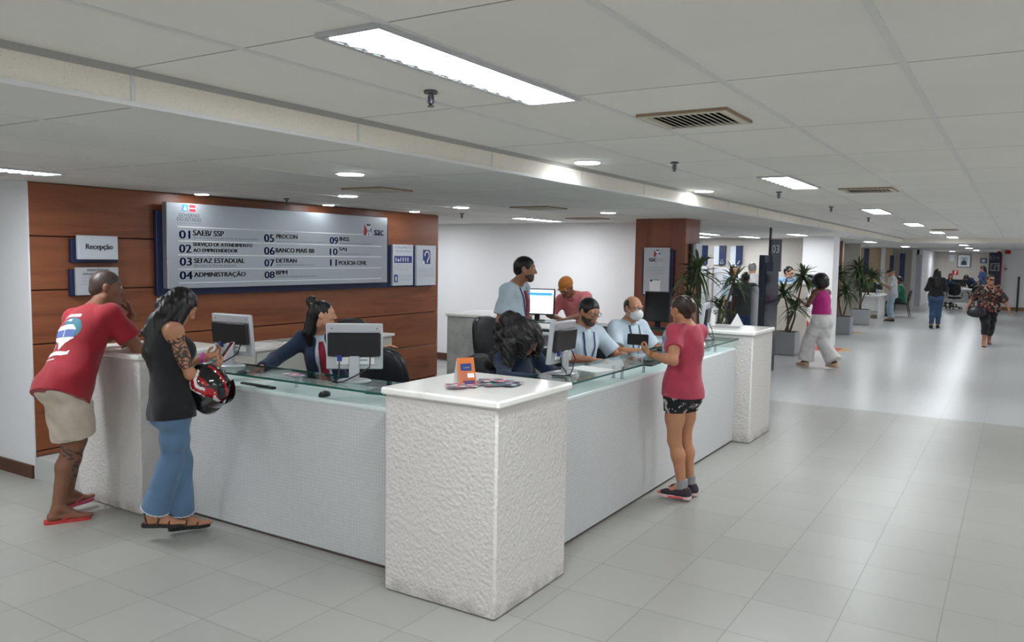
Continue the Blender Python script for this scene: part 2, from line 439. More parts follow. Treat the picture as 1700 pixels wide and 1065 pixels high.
lowlab = ['fluorescent ceiling light above the white wall beside the wooden panelling', 'thin fluorescent ceiling light close to the white back wall', 'booth ceiling light beside the wooden column', 'small booth ceiling light close to the cream office wall', 'booth ceiling light above sign 7',
          'booth ceiling light in front of the white column', 'ceiling light above the passage beside the planters', 'ceiling light just beyond the cross beam', 'second ceiling light beyond the cross beam', 'ceiling light above the side desk', 'ceiling light deep in the side room',
          'ceiling light above the distant service desk', 'ceiling light before the framed portrait wall']
for i, (x, y0, y1) in enumerate(LOWER_PANELS):
    fixture(x, y0, y1, ZL, .2, lowlab[i] if i < 13 else 'fluorescent light in the lowered ceiling, outside the view', 'fluorescent lights in the lowered ceiling' if i < 13 else 'hall lights out of view', 14 if i == 0 else 0)
dlab = ['round downlight in the raised ceiling beside the beam, first one', 'round downlight in the raised ceiling beside the beam, further along', 'large round downlight above the seated receptionist with the hair bun', 'round downlight between the panelling and the counter, before the directory sign',
        'small round downlight over the start of the directory sign', 'small round downlight over the middle of the directory sign', 'small round downlight over the two priority notices', 'round downlight in front of the white back wall', 'round downlight before the wooden column']
for (x, y, z), lb in zip(DOWNLIGHTS, dlab):
    r = thing('downlight', (x, y, z), lb, 'downlight', 'round downlights')
    R = .085 if abs(x+6.35) > .2 else .06
    MB().lathe([(R, -.010), (R+.012, -.008), (R+.014, 0)]).build('ring', white_plastic, r, smooth=True)
    MB().lathe([(R-.002, -.013), (R-.001, -.0102)]).build('lamp', emit_down, r)
rust = mat('vent_stained', (150, 128, 104), .7); dark = mat('vent_dark', (44, 42, 40), .8); vent_w = mat('vent_cream', (206, 200, 188), .6)
def vent(x0, x1, y0, y1, z, lb):
    r = thing('ceiling_vent', ((x0+x1)/2, (y0+y1)/2, z), lb, 'air vent', 'ceiling air vents')
    W, L = (x1-x0)/2, (y1-y0)/2; mb = MB()
    for e0, e1, z_, mi in ((0, .008, -.012, 0), (.008, .034, -.016, 1)):
        mb.mat(mi)
        for a, b in (((-W+e0, -L+e0, z_), (-W+e1, L-e0, 0)), ((W-e1, -L+e0, z_), (W-e0, L-e0, 0)), ((-W+e1, -L+e0, z_), (W-e1, -L+e1, 0)), ((-W+e1, L-e1, z_), (W-e1, L-e0, 0))): mb.box(a, b)
    mb.build('frame', [rust, vent_w], r)
    MB().box((-W+.03, -L+.03, -.003), (W-.03, L-.03, -.001)).build('backing', dark, r)
    mb = MB(); n = 12
    for i in range(n):
        xx = -W+.035+(i+.5)*(2*W-.07)/n
        M = Matrix.Translation((xx, 0, -.010)) @ Matrix.Rotation(math.radians(24), 4, 'Y')
        mb.box((-.0165, -L+.031, -.0012), (.0165, L-.031, .0012), M)
    mb.build('slats', vent_w, r)
vent(-1.52, -1.10, 3.48, 3.88, ZU, 'square slatted air vent next to the large ceiling light')
vent(-1.42, -.97, 7.8, 8.25, ZU, 'smaller stained air vent further down the raised ceiling')
vent(-1.5, -1.05, 18.0, 18.5, ZU, 'dark air vent far along the corridor ceiling')
vent(-4.68, -4.26, 4.87, 5.27, ZL, 'air vent in the lowered ceiling above the seated receptionist')
vent(-4.66, -4.2, 7.4, 7.85, ZL, 'air vent in the lowered ceiling above the standing clerk')
vent(-5.25, -4.75, 9.75, 10.1, ZL, 'air vent in the lowered ceiling close to the wooden column')
bronze = mat('sprinkler_metal', (96, 98, 104), .3, .8); redbulb = mat('sprinkler_bulb', (150, 40, 34), .2)
def sprinkler(x, y, z, lb):
    r = thing('sprinkler', (x, y, z), lb, 'fire sprinkler', 'ceiling sprinklers')
    MB().lathe([(.027, -.012), (.029, -.005), (.024, 0)], n=16).build('escutcheon', bronze, r, smooth=True)
    MB().lathe([(.008, -.050), (.009, -.02), (.012, -.0142)], n=10).tube([(-.012, 0, -.02), (-.015, 0, -.045), (0, 0, -.055)], .003, 6).tube([(.012, 0, -.02), (.015, 0, -.045), (0, 0, -.055)], .003, 6).lathe([(.013, -.064), (.014, -.061), (.005, -.054)], n=12).build('head', bronze, r, smooth=True)
sprinkler(-2.03, 2.62, ZU, 'fire sprinkler just below the large ceiling light')
sprinkler(-2.02, 5.3, ZU, 'fire sprinkler past the first round downlight beside the beam')
sprinkler(-1.99, 8.0, ZU, 'fire sprinkler in line with the second corridor light')
sprinkler(-1.96, 10.4, ZU, 'small fire sprinkler before the third corridor light')
sprinkler(-1.95, 13.2, ZU, 'tiny fire sprinkler between third and fourth corridor lights')
sprinkler(-6.1, 5.6, ZL, 'fire sprinkler in the lowered ceiling above the directory sign')
sprinkler(-6.0, 8.4, ZL, 'fire sprinkler in the lowered ceiling near the back wall corner')

# ------------------------------------------------------------------ reception counter
def pedestal(x0, x1, y0, y1, lb):
    r = thing('counter_pedestal', ((x0+x1)/2, (y0+y1)/2, 0), lb, 'counter pedestal', 'rough plaster pedestals of the counter')
    W, L = (x1-x0)/2, (y1-y0)/2
    MB().box((-W, -L, 0), (W, L, 1.09), bev=.012).build('body', plaster, r, smooth=True)
    MB().box((-W-.018, -L-.018, 1.09), (W+.018, L+.018, 1.13), bev=.010).build('top_slab', marble, r, smooth=True)
    return r
pedestal(-2.88, -2.15, 3.33, 4.08, 'square rough plaster counter pedestal with leaflets on its marble top')
pedestal(-5.86, -5.09, 3.33, 4.08, 'rough plaster counter pedestal that the man in red leans on')
pedestal(-2.93, -2.20, 8.08, 8.84, 'rough plaster counter pedestal at the corridor end, behind the woman in pink')
pb = pedestal(-6.0, -5.2, 8.1, 8.85, 'grey stone pedestal of the rear counter before the white back wall')
for c in pb.children:
    if c.name.startswith('body'): c.data.materials[0] = granite
dkbase = mat('kick_base_dark', (92, 78, 78), .7)  # dark strip along the foot of the tiled fronts
def counter(name, lb, front, top, kick):
    r = thing(name, front[0][0:3], lb, 'reception counter', 'tiled reception counters'); o = r.location
    MB().box(*front).build('tiled_front', mosaic, r, org=o)
    MB().box(*top, bev=.004).build('worktop', worktop, r, org=o)
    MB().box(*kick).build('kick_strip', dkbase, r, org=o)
    return r
ZW = .96
counter('reception_counter', 'white mosaic reception counter where the woman in the black tank top stands', ((-5.085, 3.55, .02), (-2.885, 3.65, ZW-.025)), ((-5.085, 3.548, ZW-.025), (-2.885, 4.08, ZW)), ((-5.085, 3.56, 0), (-2.885, 3.64, .02)))
counter('reception_counter', 'white mosaic reception counter where the woman in the pink shirt stands', ((-2.47, 4.085, .02), (-2.37, 8.075, ZW-.025)), ((-3.0, 4.085, ZW-.025), (-2.368, 8.075, ZW)), ((-2.46, 4.085, 0), (-2.38, 8.075, .02)))
counter('reception_counter', 'rear reception counter where the man in the orange cap leans', ((-5.195, 8.64, .02), (-2.935, 8.74, ZW-.025)), ((-5.195, 8.12, ZW-.025), (-2.935, 8.742, ZW)), ((-5.195, 8.65, 0), (-2.935, 8.73, .02)))
GZ = 1.058
def glass_shelf(a, b, posts, lb):
    r = thing('glass_shelf', (a[0], a[1], GZ), lb, 'glass shelf', 'glass counter shelves'); o = r.location
    e = .003
    MB().box((a[0]+e, a[1]+e, GZ-.012), (b[0]-e, b[1]-e, GZ)).build('glass_pane', glass, r, org=o)
    mb = MB().box((a[0], a[1], GZ-.012), (b[0], a[1]+e, GZ)).box((a[0], b[1]-e, GZ-.012), (b[0], b[1], GZ)).box((a[0], a[1]+e, GZ-.012), (a[0]+e, b[1]-e, GZ)).box((b[0]-e, a[1]+e, GZ-.012), (b[0], b[1]-e, GZ))
    mb.build('polished_edge', glass_edge, r, org=o)
    for x, y in posts:
        MB().lathe([(.016, ZW), (.016, ZW+.004), (.011, ZW+.006), (.011, GZ-.018), (.016, GZ-.016), (.016, GZ-.0125)], (x, y, 0), 14).build('standoff', chrome, r, org=o, smooth=True)
glass_shelf((-5.05, 3.48), (-2.90, 3.84), [(-4.9, 3.62), (-4.9, 3.75), (-3.1, 3.62), (-3.1, 3.75), (-4.0, 3.75)], 'green-edged glass shelf before the seated receptionist with the hair bun')
glass_shelf((-2.70, 4.10), (-2.335, 8.06), [(-2.43, 4.3), (-2.58, 4.3), (-2.43, 5.45), (-2.5, 5.45), (-2.43, 5.85), (-2.43, 7.6), (-2.5, 7.6)], 'green-edged glass shelf along the counter where the woman in pink stands')
glass_shelf((-5.18, 8.42), (-2.95, 8.80), [(-5.0, 8.6), (-4.1, 8.6), (-3.1, 8.6)], 'glass shelf of the rear counter, under the man in the orange cap')
# ------------------------------------------------------------------ signs on the wood panelling
def inked(name, parent, M, items, m, org=(0, 0, 0)):
    mb = MB()
    for it in items:
        if isinstance(it[0], str): text(mb, it[0], M, it[1], it[2], it[3], it[4])
        else: mb.add([M @ Vector((x, y, .0012)) for x, y in it], [tuple(range(len(it)))])
    return mb.build(name, m, parent, org=org)
def R4(x0, y0, x1, y1): return [(x0, y0), (x1, y0), (x1, y1), (x0, y1)]
XS = -6.5
dirsign = thing('directory_sign', (-6.62, 6.1, 1.82), 'wide silver directory board listing services 01 to 11', 'sign')
o = dirsign.location
MB().box((-6.618, 4.50, 1.434), (-6.57, 7.655, 2.205), bev=.004).build('backing_board', navy, dirsign, org=o)
MB().box((-6.57, 4.558, 1.50), (XS, 7.557, 2.28), bev=.004).build('silver_panel', silver_sign, dirsign, org=o)
M = frame((XS, 0, 0), (0, 1, 0), (0, 0, 1))
nums = [("01", 4.685, 1.956, 4.797, 2.031), ("02", 4.683, 1.827, 4.808, 1.902), ("03", 4.687, 1.709, 4.810, 1.783), ("04", 4.685, 1.583, 4.815, 1.657), ("05", 5.667, 1.947, 5.791, 2.025), ("06", 5.666, 1.819, 5.797, 1.896),
        ("07", 5.668, 1.698, 5.792, 1.772), ("08", 5.668, 1.578, 5.794, 1.648), ("09", 6.591, 1.947, 6.715, 2.022), ("10", 6.590, 1.824, 6.705, 1.896), ("11", 6.596, 1.703, 6.694, 1.774)]
names = [("SAEB/ SSP", 4.831, 1.987, 5.172, 2.038), ("SERVIÇO DE ATENDIMENTO", 4.829, 1.882, 5.513, 1.922), ("AO EMPREENDEDOR", 4.830, 1.835, 5.333, 1.868), ("SEFAZ ESTADUAL", 4.838, 1.733, 5.415, 1.778), ("ADMINISTRAÇÃO", 4.835, 1.593, 5.426, 1.656),
         ("PROCON", 5.824, 1.986, 6.109, 2.031), ("BANCO MAIS BB", 5.815, 1.842, 6.354, 1.888), ("DETRAN", 5.821, 1.737, 6.098, 1.780), ("IIPM", 5.820, 1.613, 5.967, 1.657), ("INSS", 6.744, 1.983, 6.894, 2.028), ("SAJ", 6.737, 1.866, 6.854, 1.910), ("POLÍCIA CIVIL", 6.730, 1.712, 7.191, 1.770)]
subs = [("Secret. da Administração Secret. da Segurança Pública", 4.83, 1.956, 5.594, 1.976), ("Secretaria da Fazenda do Estado", 4.837, 1.701, 5.314, 1.722), ("Superint. de Proteção e Defesa do Consumidor", 5.823, 1.950, 6.518, 1.967), ("Departamento Estadual de Trânsito", 5.821, 1.703, 6.35, 1.724),
        ("Instituto de Identificação Pedro Mello", 5.82, 1.581, 6.379, 1.602), ("Instituto Nacional do Seguro Social", 6.743, 1.944, 7.28, 1.967), ("Serviço de Atendimento Jurídico", 6.737, 1.825, 7.245, 1.848)]
fix = lambda L: [(s, x0, y0, x1-x0, y1-y0) for s, x0, y0, x1, y1 in L]
def bold(L, d=.0035): return [(s, x+dx, y, w_, h_) for s, x, y, w_, h_ in L for dx in (-d, 0, d)]
for q in nums: inked('service_number', dirsign, M, bold(fix([q]), .004), ink_blue, o)
for q in names: inked('service_name', dirsign, M, bold(fix([q])), ink_dark, o)
for q in subs: inked('small_lettering', dirsign, M, fix([q]), ink_soft, o)
for z, y1 in ((2.063, 7.12), (1.934, 7.454), (1.807, 7.454), (1.677, 7.454), (1.551, 7.454)): MB().box((XS, 4.668, z-.004), (XS+.002, y1, z+.004)).build('ruled_line', white_ink, dirsign, org=o)
# state emblem: blue square with a white triangle, two red bars
inked('emblem_blue', dirsign, M, [R4(4.716, 2.205, 4.783, 2.268)], sky_ink, o)
inked('emblem_red', dirsign, M, [R4(4.794, 2.240, 4.858, 2.266), R4(4.794, 2.205, 4.858, 2.229)], red_ink, o)
M1 = frame((XS+.001, 0, 0), (0, 1, 0), (0, 0, 1))
inked('emblem_triangle', dirsign, M1, [[(4.730, 2.215), (4.769, 2.215), (4.7495, 2.255)]], white_ink, o)
inked('emblem_lettering', dirsign, M, fix([("GOVERNO", 4.679, 2.155, 4.900, 2.186), ("DO ESTADO", 4.663, 2.116, 4.916, 2.149)]), ink_dark, o)
inked('emblem_small_lettering', dirsign, M, fix([("BAHIA TERRA DE TODOS NÓS", 4.662, 2.093, 4.915, 2.104)]), ink_soft, o)
def sac_logo(parent, M, x0, y0, w_, h_, org, letters=True):
    """red and blue block behind a white figure with raised arms"""
    P = lambda pts: [(x0+w_*a, y0+h_*b) for a, b in pts]
    inked('logo_red', parent, M, [P([(0, .12), (.30, 0), (.52, .48), (.10, 1)]), ], red_ink, org)
    inked('logo_navy', parent, M, [P([(.22, 1), (.95, 1), (.78, .86), (.40, .86)])], ink_dark, org)
    inked('logo_blue', parent, M, [P([(.72, .5), (.95, .82), (.98, .3)]), P([(.50, .26), (.66, .0), (.78, .3)])], sky_ink, org)
    M2 = M @ Matrix.Translation((0, 0, .001))
    inked('logo_figure', parent, M2, [P([(.14, .98), (.26, 1.0), (.62, .52), (.50, .40)]), P([(.92, .98), (.98, .90), (.66, .38), (.52, .48)]), P([(.30, .0), (.46, .0), (.66, .5), (.50, .5)]), P([(.76, 0), (.92, 0), (.68, .46), (.52, .42)]),
          P([(.60+.10*math.cos(q*math.pi/5), .78+.085*math.sin(q*math.pi/5)) for q in range(10)])], white_ink, org)
sac_logo(dirsign, M, 7.139, 2.051, .135, .137, o)
inked('logo_lettering', dirsign, M, bold(fix([("sac", 7.322, 2.061, 7.482, 2.125)]), .003), ink_blue, o)

def wall_sign(name, lb, y0, y1, z0, z1, by0, by1, bz0, bz1, face):
    r = thing(name, (-6.62, (y0+y1)/2, (z0+z1)/2), lb, 'sign')
    MB().box((-6.618, by0, bz0), (-6.575, by1, bz1), bev=.003).build('backing_board', navy, r, org=r.location)
    MB().box((-6.575, y0, z0), (-6.54, y1, z1), bev=.003).build('face_panel', face, r, org=r.location)
    return r
face_w = mat('sign_pale', (206, 212, 220), .4, .15)
MW = frame((-6.54, 0, 0), (0, 1, 0), (0, 0, 1))
s = wall_sign('reception_sign', 'small pale sign reading Recepção on a navy board', 3.768, 4.114, 1.761, 1.959, 3.73, 4.133, 1.733, 1.929, face_w)
inked('lettering', s, MW, bold([("Recepção", 3.832, 1.832, .232, .058)], .0025), ink_dark, s.location)
s = wall_sign('notice_sign', 'small silver notice on a navy board, partly behind the man in red', 3.749, 4.113, 1.465, 1.695, 3.718, 4.126, 1.459, 1.679, silver_paint)
inked('lettering', s, MW, bold([("DESACATO AO", 3.84, 1.664, .19, .018), ("SERVIDOR PÚBLICO", 3.80, 1.633, .26, .018)], .001), ink_dark, s.location)
inked('small_lettering', s, MW, [("Art. 331 - Desacatar funcionário público no", 3.785, 1.600, .29, .012), ("exercício da função ou em razão dela: pena", 3.785, 1.575, .29, .012), ("detenção de seis meses a dois anos ou multa", 3.785, 1.550, .29, .012)], ink_soft, s.location)
s = wall_sign('priority_sign', 'pale priority service notice with a strip of blue pictograms', 7.705, 8.103, 1.454, 1.963, 7.66, 8.12, 1.435, 1.95, face_w)
o = s.location
inked('lettering', s, MW, [("ATENDIMENTO", 7.74, 1.912, .33, .030), ("PRIORITÁRIO", 7.76, 1.868, .29, .030)], ink_soft, o)
inked('pictogram_strip', s, MW, [R4(7.735, 1.735, 8.075, 1.822), R4(7.73, 1.495, 7.80, 1.590)], ink_blue, o)
MW1 = frame((-6.539, 0, 0), (0, 1, 0), (0, 0, 1))
def pict(x, y, h_, wide=1.0):
    w_ = h_*.22*wide
    return [[(x+h_*.09*math.cos(q*math.pi/4), y+h_*.9+h_*.09*math.sin(q*math.pi/4)) for q in range(8)], [(x-w_, y+h_*.76), (x+w_, y+h_*.76), (x+w_*.7, y+h_*.36), (x+w_*.5, y), (x-w_*.5, y), (x-w_*.7, y+h_*.36)]]
items = []
for k in (0, 2, 3, 4, 5): items += pict(7.765+k*.046, 1.75, .060, .8)
items += pict(7.765, 1.507, .07)
ring = [(7.812+.018*math.cos(q*math.pi/6), 1.768+.018*math.sin(q*math.pi/6)) for q in range(12)]
items += [ring, [(7.800, 1.79), (7.806, 1.79), (7.812, 1.768), (7.808, 1.766)], [(7.803+.006*math.cos(q*math.pi/3), 1.805+.006*math.sin(q*math.pi/3)) for q in range(6)]]
for q in range(0, 10, 2): inked('pictogram', s, MW1, items[q:q+2], white_ink, o)
inked('pictogram', s, MW1, items[10:12], white_ink, o); inked('pictogram', s, MW1, items[12:], white_ink, o)
inked('small_lettering', s, MW, [("Lei nº 10.048 pessoas com deficiência, idosos,", 7.735, 1.700, .33, .012), ("gestantes, lactantes e pessoas com crianças", 7.735, 1.672, .33, .012), ("de colo terão atendimento prioritário", 7.735, 1.644, .28, .012), ("Pessoas com 80 anos ou mais", 7.82, 1.570, .24, .012), ("têm prioridade especial no", 7.82, 1.545, .24, .012), ("atendimento desta unidade", 7.82, 1.520, .24, .012)], ink_soft, o)
s = wall_sign('hearing_sign', 'pale notice with a blue ear symbol for the hearing impaired', 8.177, 8.58, 1.444, 1.962, 8.13, 8.615, 1.43, 1.95, face_w)
o = s.location
inked('symbol_plate', s, MW, [R4(8.30, 1.722, 8.455, 1.905)], ink_blue, o)
arc = lambda cx, cy_, r0, r1, a0, a1, n=10: [(cx+r1*math.cos(math.radians(a0+(a1-a0)*i/n)), cy_+r1*math.sin(math.radians(a0+(a1-a0)*i/n))) for i in range(n+1)] + [(cx+r0*math.cos(math.radians(a1-(a1-a0)*i/n)), cy_+r0*math.sin(math.radians(a1-(a1-a0)*i/n))) for i in range(n+1)]
inked('ear_symbol', s, MW1, [arc(8.385, 1.838, .036, .052, -20, 200), [(8.424, 1.826), (8.440, 1.820), (8.392, 1.738), (8.372, 1.742)], [(8.30, 1.722), (8.336, 1.722), (8.336, 1.748), (8.316, 1.772), (8.30, 1.76)], [(8.432, 1.905), (8.455, 1.905), (8.455, 1.882)]], white_ink, o)
inked('small_lettering', s, MW, [("Esta unidade conta com atendimento", 8.205, 1.652, .34, .013), ("em língua brasileira de sinais para", 8.205, 1.622, .34, .013), ("pessoas surdas. Solicite o apoio", 8.205, 1.592, .34, .013), ("de um de nossos atendentes", 8.205, 1.562, .34, .013)], ink_soft, o)

# sign on the wooden column (faces the camera side)
s = thing('column_sign', (-4.1, 10.25, 1.67), 'tall silver sign with red and blue logo on the wooden column front', 'sign'); o = s.location
MB().box((-4.295, 10.20, 1.345), (-3.86, 10.248, 1.955), bev=.003).build('backing_board', navy, s, org=o)
MB().box((-4.262, 10.165, 1.362), (-3.905, 10.20, 1.985), bev=.003).build('face_panel', mat('sign_silver_front', (186, 190, 196), .45, .2), s, org=o)
MC = frame((0, 10.165, 0), (1, 0, 0), (0, 0, 1))
sac_logo(s, MC, -4.125, 1.86, .09, .095, o)
inked('logo_lettering', s, MC, bold([("sac", -4.19, 1.80, .105, .045)], .002), ink_blue, o)
inked('small_lettering', s, MC, [("SERVIÇO DE", -4.075, 1.832, .09, .010), ("ATENDIMENTO", -4.075, 1.817, .09, .010), ("AO CIDADÃO", -4.075, 1.802, .09, .010), ("Prezado(a) cidadão(ã)", -4.225, 1.71, .26, .016), ("o horário de atendimento", -4.225, 1.675, .26, .016), ("é ininterrupto de 7h às 18h", -4.225, 1.635, .26, .018)], ink_soft, o)
MB().box((-4.172, 10.161, 1.402), (-4.02, 10.1645, 1.565)).build('pinned_notice', paper, s, org=o)
inked('notice_header', s, frame((0, 10.161, 0), (1, 0, 0), (0, 0, 1)), [R4(-4.125, 1.553, -4.03, 1.563), R4(-4.165, 1.535, -4.13, 1.562)], ink_blue, o)
s = thing('column_side_sign', (-3.72, 10.5, 1.7), 'narrow grey information plate on the side of the wooden column', 'sign'); o = s.location
MB().box((-3.718, 10.38, 1.50), (-3.69, 10.66, 2.04), bev=.003).build('backing_board', black_plastic, s, org=o)
MB().box((-3.69, 10.44, 1.52), (-3.64, 10.68, 2.05), bev=.004).build('face_panel', silver_paint, s, org=o)

# booth signs 5, 6, 7 on the cream office wall
MO = frame((0, 19.94, 0), (1, 0, 0), (0, 0, 1))
for n_, x0, xm, x1 in (("5", -7.12, -6.82, -6.66), ("6", -6.50, -6.36, -6.20), ("7", -6.08, -5.94, -5.78)):
    s = thing('booth_sign', ((x0+x1)/2, 20, 1.95), 'navy and silver booth sign with the number %s' % n_, 'sign', 'numbered booth signs'); o = s.location
    MB().box((x0, 19.95, 1.70), (xm, 19.998, 2.17), bev=.004).build('silver_half', face_w, s, org=o)
    mb = MB(); mb.prism([(xm, 1.69), (x1-.05, 1.69), (x1-.02, 1.70), (x1, 1.74), (x1, 2.18), (xm, 2.18)], frame((0, 19.998, 0), (1, 0, 0), (0, 0, 1)), .058); mb.build('navy_half', mat('booth_blue', (28, 46, 82), .45), s, org=o)
    inked('number_lettering', s, MO, bold([(n_, x1-.125, 1.725, .085, .11)], .006), white_ink, o)

# ------------------------------------------------------------------ office furniture builders
def pad_bm(wd, ht, th, curve, n=14, m_=10, power=3.2, taper=0.0):
    """a padded panel: outline superellipse in x/z, bowed backwards (y) by curve, thickness th; centred at 0"""
    mb = MB(); rings = []
    K = 36
    for yy, sc in ((-.5, .86), (-.42, .95), (-.2, 1.0), (.2, 1.0), (.42, .95), (.5, .86)):
        ring = []
        for i in range(K):
            a = 2*math.pi*i/K; c_, s_ = math.cos(a), math.sin(a)
            x = math.copysign(abs(c_)**(2/power), c_)*wd/2*sc; z = math.copysign(abs(s_)**(2/power), s_)*ht/2*sc
            x *= 1 - taper*max(0, z/ht+.2)
            ring.append((x, yy*th - curve*(1-(2*x/wd)**2), z))
        rings.append(ring)
    vs = [v for r_ in rings for v in r_]; fs = []
    for i in range(len(rings)-1):
        for j in range(K): fs.append((i*K+j, (i+1)*K+j, (i+1)*K+(j+1) % K, i*K+(j+1) % K))
    # caps as concentric grids so that the bow shows
    for ri, flip in ((0, False), (len(rings)-1, True)):
        base = rings[ri]; prev = [ri*K+j for j in range(K)]
        for sc in (.66, .33):
            cur = []
            for j in range(K):
                x, y, z = base[j]; x2, z2 = x*sc, z*sc
                y0 = y + curve*(1-(2*x/wd)**2); cur.append(len(vs)); vs.append((x2, y0 - curve*(1-(2*x2/wd)**2), z2))
            for j in range(K):
                q = (prev[j], prev[(j+1) % K], cur[(j+1) % K], cur[j]); fs.append(q if not flip else q[::-1])
            prev = cur
        cidx = len(vs); x, y, z = base[0]; vs.append((0, base[0][1] + curve*(1-(2*x/wd)**2) - curve, 0))
        for j in range(K):
            q = (prev[j], prev[(j+1) % K], cidx); fs.append(q if not flip else q[::-1])
    return mb.add(vs, fs)
def office_chair(loc, rz, lb, seat=.50, back=(.46, .50), group='black leather office chairs', bz=None):
    """faces local -y; backrest towards +y"""
    r = thing('office_chair', loc, lb, 'office chair', group, rz)
    T = lambda mb, M: [setattr(mb, 'v', [tuple(M @ Vector(v)) for v in mb.v]), mb][1]
    T(pad_bm(.47, .46, .09, 0), Matrix.Translation((0, 0, seat)) @ Matrix.Rotation(math.radians(90), 4, 'X')).build('seat', leather, r, smooth=True)
    zc = bz if bz else seat+.16+back[1]/2
    T(pad_bm(back[0], back[1], .085, -.05, taper=.12), Matrix.Translation((0, .24, zc)) @ Matrix.Rotation(math.radians(-8), 4, 'X')).build('backrest', leather, r, smooth=True)
    MB().box((-.035, .20, seat-.07), (.035, .245, seat-.055)).tube([(0, .1, seat-.06), (0, .25, seat-.03), (0, .30, seat+.1), (0, .31, zc)], .016, 8).build('back_bracket', black_plastic, r, smooth=True)
    for s_ in (-1, 1):
        MB().tube([(s_*.22, .12, seat-.02), (s_*.27, .12, seat+.02), (s_*.275, .10, seat+.2), (s_*.275, -.12, seat+.215), (s_*.27, -.14, seat+.19)], [.014, .014, .016, .022, .018], 8).build('armrest', black_plastic, r, smooth=True)
    MB().lathe([(.028, .09), (.028, seat*.6), (.018, seat*.6+.005), (.018, seat-.09), (.05, seat-.06)], n=14).build('gas_column', chrome, r, smooth=True)
    for k in range(5):
        a = math.radians(72*k+18); d = Vector((math.cos(a), math.sin(a), 0))
        b = MB().tube([(0, 0, .10), tuple(d*.15+Vector((0, 0, .09))), tuple(d*.29+Vector((0, 0, .065)))], [.026, .020, .014], 8).build('base_leg', black_plastic, r, smooth=True)
        p = d*.285; t_ = Vector((-d.y, d.x, 0))
        M = Matrix.Translation((p.x, p.y, .028)) @ Matrix((d, Vector((0, 0, 1)), t_)).transposed().to_4x4()
        MB().lathe([(.012, -.022), (.028, -.018), (.028, .018), (.012, .022)], n=14, M=M).build('caster', black_plastic, b, smooth=True)
    return r
def monitor(loc, face, lb, w_=.345, h_=.285, lift=.075, screen=None, tilt=6, style='silver', cable=True, org_z=None):
    """stands at loc; face = horizontal direction the screen looks"""
    f = Vector((face[0], face[1], 0)).normalized()
    rz = math.atan2(f.x, -f.y)          # local -y looks along face
    r = thing('monitor', loc, lb, 'computer monitor', 'desktop monitors', rz)
    body = silver_paint if style == 'silver' else black_plastic
    Mt = Matrix.Translation((0, 0, lift+h_/2)) @ Matrix.Rotation(math.radians(-tilt), 4, 'X')
    MX = lambda mb: [setattr(mb, 'v', [tuple(Mt @ Vector(v)) for v in mb.v]), mb][1]
    MX(MB().box((-w_/2, -.012, -h_/2), (w_/2, .022, h_/2), bev=.006)).build('bezel', body, r, smooth=True)
    MX(MB().box((-w_/2+.014, -.0135, -h_/2+.016), (w_/2-.014, -.0120, h_/2-.014))).build('screen', screen or mat('screen_off', (14, 16, 20), .12), r)
    if style == 'silver':
        MX(MB().box((-w_/2+.012, .022, -h_/2+.085), (w_/2-.012, .048, h_/2-.052), bev=.008)).build('back_housing', black_plastic, r, smooth=True)
        pl = MX(MB().box((-w_/2+.05, .022, -h_/2+.032), (w_/2-.06, .034, -h_/2+.080), bev=.003)).build('port_plate', white_plastic, r)
        MX(MB().box((-.08, .0341, -h_/2+.058), (-.03, .0346, -h_/2+.066)).box((.02, .0341, -h_/2+.055), (.03, .0346, -h_/2+.068))).build('port_label', ink_soft, pl)
        for sx in (-1, 1): MX(MB().lathe([(.004, 0), (.004, .001)], n=8, M=Matrix.Translation((sx*(w_/2-.035), .022, h_/2-.028)) @ Matrix.Rotation(math.radians(-90), 4, 'X'))).build('screw_hole', black_plastic, r)
    MB().box((-.032, .024, .012), (.032, .05, lift+h_*.30), bev=.006).box((-.028, .0505, .03), (.028, .0525, lift+.02)).build('stand_neck', body, r, smooth=True)
    MB().lathe([(.10, 0), (.105, .006), (.095, .014), (.03, .018)], (0, 0, 0), 24, M=Matrix.Translation((0, .03, 0)) @ Matrix.Diagonal((1, .78, 1, 1))).build('stand_base', body, r, smooth=True)
    if cable:
        p0 = Mt @ Vector((-w_*.28, .046, -h_*.2)); p1 = Mt @ Vector((w_*.26, .042, -h_*.2))
        MX(MB().box((w_*.26-.014, .030, -h_*.30), (w_*.26+.014, .05, -h_*.16), bev=.003)).build('video_plug', mat('plug_blue', (40, 62, 140), .4), r)
        MB().tube([tuple(p0), tuple(p0+Vector((.0, .03, -.06))), (-.02, .09, .05), (.06, .11, .012), (.11, .10, .008), (.13, .06, .008), (.16, .02, .007)], .0042, 7).build('power_cable', black_plastic, r, smooth=True)
        MB().tube([tuple(p1+Vector((0, .01, -.03))), tuple(p1+Vector((0, .02, -.09))), (.09, .09, .03), (.125, .105, .009), (.09, .12, .007)], .0042, 7).build('video_cable', black_plastic, r, smooth=True)
    return r
screen_on = mat('screen_lit', (220, 230, 236), .3, emit=((222, 232, 238), 1.15))
monitor((-3.46, 3.72, GZ), (-.62, .78), 'silver-backed monitor on the glass shelf before the woman with the hair bun')
monitor((-4.58, 3.72, GZ), (-.12, 1), 'silver-backed monitor beside the woman in the black tank top')
monitor((-2.60, 4.80, GZ), (-1, -.05), 'silver-backed monitor in front of the curly-haired woman')
monitor((-2.58, 7.02, GZ), (-1, -.1), 'silver-backed monitor beside the man with the face mask')
monitor((-2.60, 7.75, GZ), (-1, -.22), 'thin monitor seen edge-on beside the corridor end pedestal')
m = monitor((-4.98, 8.56, GZ), (.25, -1), 'switched-on monitor with a blue and white page, beside the man in the orange cap', w_=.46, h_=.32, screen=screen_on, style='black', cable=False)
scr = [c for c in m.children if c.name.startswith('screen')][0]
